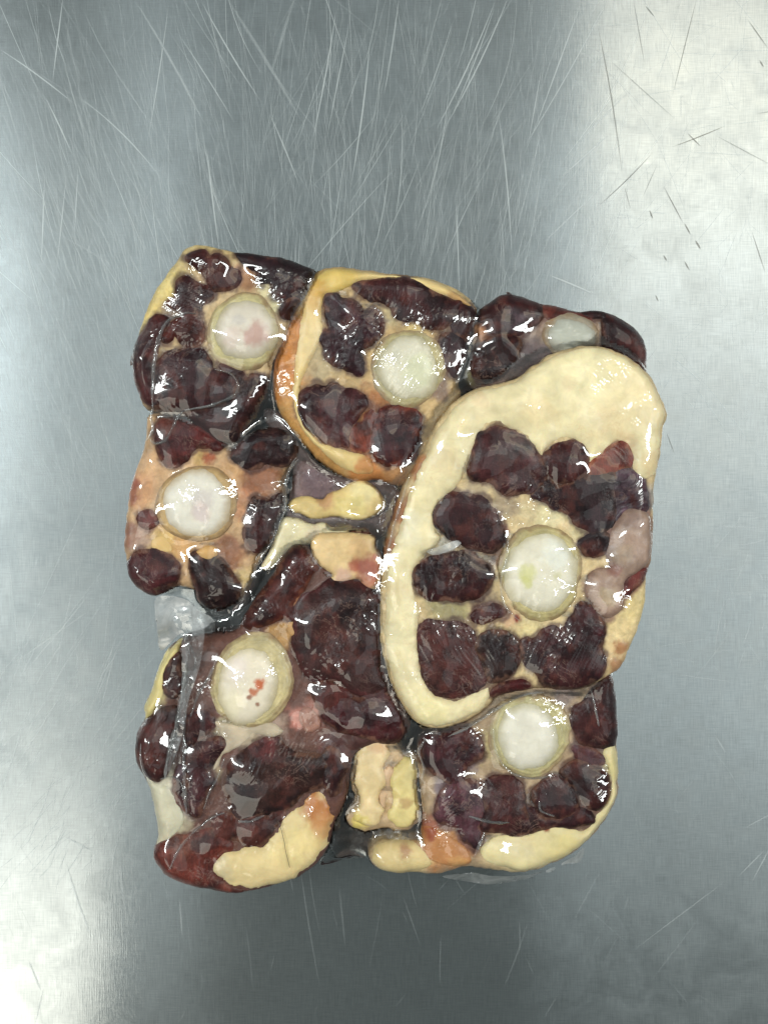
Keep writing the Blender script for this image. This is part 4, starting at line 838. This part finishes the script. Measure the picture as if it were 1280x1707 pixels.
fv = np.stack([xx.ravel()[used] * .001 - .21 + .0005, yy.ravel()[used] * .001 - .24 + .0005, Fz2.ravel()[used]], 1)
build_mesh('film_web', fv, rm[q], M_FILM, bag)

def film_height(w):
    i = np.clip(((w[:, 0] + .21) * 1000).astype(int), 1, HG - 2); j = np.clip(((w[:, 1] + .24) * 1000).astype(int), 1, HG + 58)
    return np.maximum(Fz[j, i], np.maximum(Fz[j + 1, i], np.maximum(Fz[j - 1, i], np.maximum(Fz[j, i + 1], Fz[j, i - 1]))))

def fold(path, w=5, h=1.2, mat=None, zref=.047, seed=0):
    """a pinched crease of film standing up along a path; w in px, h in mm"""
    P = smooth_poly(path, 2.5, .8, seed, closed=False); n = len(P)
    T = np.gradient(P, axis=0); T /= np.linalg.norm(T, axis=1)[:, None] + 1e-9
    Nn = np.stack([-T[:, 1], T[:, 0]], 1)
    s = np.linspace(0, 1, n); tp = np.sin(np.pi * np.clip(.03 + .94 * s, 0, 1)) ** .5
    prof = [(-1, -.25), (-.5, .25), (0, 1), (.45, .35), (1, -.25)]
    V = []
    z0 = film_height(to_world(P, zref, np.zeros(n)))
    k = np.ones(7) / 7; z0 = np.convolve(np.pad(z0, 3, mode='edge'), k, 'valid')
    jig = 1 + .4 * fbm(P[:, 0], P[:, 1], 12, seed + 3, 3)
    for a, b in prof:
        Q = P + Nn * (a * w * .5 * tp * jig)[:, None]
        V.append(to_world(Q, zref, z0 + (.35 + b * h * tp * jig) * 1e-3))
    V = np.stack(V, 1).reshape(-1, 3); f = []
    for i in range(n - 1):
        for j in range(4):
            f.append((i * 5 + j, i * 5 + j + 1, i * 5 + 6 + j, i * 5 + 5 + j))
    return build_mesh('fold', V, f, mat or M_FOLD, bag)
fold(V1((510, 490), (420, 495), (330, 545), (275, 650), (250, 800), (240, 940), (240, 1060)), 6, 1.0)
fold(V1((620, 830), (720, 860), (760, 920), (735, 985), (650, 1030), (560, 1055), (430, 1080)), 5, .9)
fold(V1((430, 1080), (385, 1120), (350, 1200), (310, 1260), (250, 1275), (215, 1240)), 5, 1.0)
fold(V1((240, 1060), (225, 1120), (235, 1190), (200, 1260)), 6, 1.2)
fold(V4((1110, 300), (1060, 380), (1040, 470), (1045, 600), (1010, 700), (960, 820), (890, 920), (840, 1040)), 4, 1.2)
fold(V6((350, 20), (270, 130), (240, 260), (250, 400), (210, 500)), 6, 1.2)
fold(V2((190, 880), (230, 960), (290, 1030), (330, 1085)), 4, .8)
fold(V7((250, 130), (310, 240), (340, 330), (330, 470), (300, 640), (270, 790), (240, 920), (220, 1010)), 10, 2.4, M_MILKY)
fold(V7((350, 290), (380, 380), (370, 480), (330, 620), (320, 800), (325, 1000), (335, 1190)), 7, 1.8)
fold(V7((500, 340), (470, 440), (400, 560), (360, 680)), 5, 1.0)
fold(V7((100, 820), (100, 900), (130, 1000), (150, 1040)), 4, .9)
fold(V7((540, 900), (500, 1000), (460, 1080), (430, 1170)), 4, .7)
fold(V7((540, 1190), (470, 1220), (380, 1290), (300, 1380), (250, 1490)), 5, .8)
fold(V7((610, 1240), (680, 1235), (750, 1205)), 5, .8)
fold(V7((200, 1010), (260, 1000), (310, 1040), (320, 1120)), 4, .9)
fold(V5((160, 290), (110, 440), (70, 600), (55, 720)), 4, .6)
fold(V5((570, 560), (560, 640), (540, 740), (560, 840), (620, 900)), 4, .6)
fold(V8((455, 470), (470, 400), (450, 340), (480, 290)), 5, 1.0)
fold(V8((730, 250), (740, 340), (790, 410), (870, 440), (960, 430)), 4, .8)
fold(V8((560, 280), (650, 240), (730, 190), (830, 130), (920, 115)), 6, 1.0)
fold(V8((1100, 110), (1110, 170), (1125, 240)), 4, .6)
fold(V8((660, 740), (680, 690), (700, 640)), 5, 1.0)
fold(V8((640, 580), (720, 600), (790, 600)), 5, .7)
fold(V8((900, 520), (910, 560), (960, 580)), 4, .7)

def flap(outline, z0, z1, mat, tilt_dir=(0, 1), seed=0, label=None):
    """a loose corner of film standing off the meat; z in mm from one side to the other"""
    poly = smooth_poly(outline, 3, .6, seed)
    zr = .5e-3 * (z0 + z1)
    pts, d, qq, _ = grid_fill(poly, 2.5)
    u = pts[:, 0] * tilt_dir[0] + pts[:, 1] * tilt_dir[1]; u = (u - u.min()) / (u.max() - u.min())
    z = (z0 + (z1 - z0) * u + 1.0 * fbm(pts[:, 0], pts[:, 1], 34, seed, 2)) * 1e-3
    o = build_mesh('flap', to_world(pts, zr, np.maximum(z, .0006)), qq[:, ::-1], mat, bag)
    return o
flap(V7((165, 60), (240, 40), (330, 60), (400, 120), (470, 170), (470, 260), (400, 380), (300, 330), (290, 250), (180, 340), (170, 200)), 44, 36, M_SHEET, (0, 1), 3)
flap(V7((230, 110), (330, 150), (420, 200), (400, 400), (340, 600), (310, 780), (260, 920), (225, 1000), (250, 850), (290, 650), (300, 450), (295, 280)), 52, 54, M_FOLD, (0, 1), 4)
flap(V8((540, 815), (640, 800), (740, 815), (860, 815), (920, 790), (900, 815), (830, 852), (740, 870), (660, 862), (590, 842)), 24, 12, M_MILKY, (0, 1), 5)
flap(V8((985, 785), (1040, 750), (1080, 708), (1068, 768), (1020, 778)), 12, 10, M_MILKY, (0, 1), 6)
flap(V8((930, 806), (968, 788), (972, 802), (945, 810)), 10, 9, M_MILKY, (0, 1), 7)
flap(V8((110, 740), (180, 660), (260, 650), (330, 660), (460, 690), (300, 710), (270, 760), (180, 780)), 26, 8, M_MILKY, (0, 1), 8)
flap(V5((230, 610), (290, 590), (360, 565), (380, 580), (340, 605), (270, 628)), 59, 59, M_MILKY, (0, 1), 9)

# a single dark hair on the lower left fat
def hair(path, zref=.047, w=.00012):
    P = smooth_poly(path, 3, .5, 2, closed=False); n = len(P)
    W = to_world(P, zref, np.zeros(n)); W[:, 2] = film_height(W) + .0006
    k = np.ones(9) / 9; W[:, 2] = np.convolve(np.pad(W[:, 2], 4, mode='edge'), k, 'valid')
    T = np.gradient(W, axis=0); T /= np.linalg.norm(T, axis=1)[:, None]
    S = np.cross(T, [0, 0, 1]); U = np.cross(S, T); V = []; f = []
    for i in range(n):
        for a in range(5):
            t = 2 * math.pi * a / 5
            V.append(W[i] + w * (S[i] * math.cos(t) + U[i] * math.sin(t)))
    for i in range(n - 1):
        for a in range(5):
            f.append((i * 5 + a, i * 5 + (a + 1) % 5, i * 5 + 5 + (a + 1) % 5, i * 5 + 5 + a))
    return build_mesh('hair', V, f, M_HAIR)
tag(hair(V7((818, 1232), (842, 1290), (858, 1350), (868, 1410), (886, 1478))), 'thin dark hair lying across the fat of the lower left slice', 'hair')
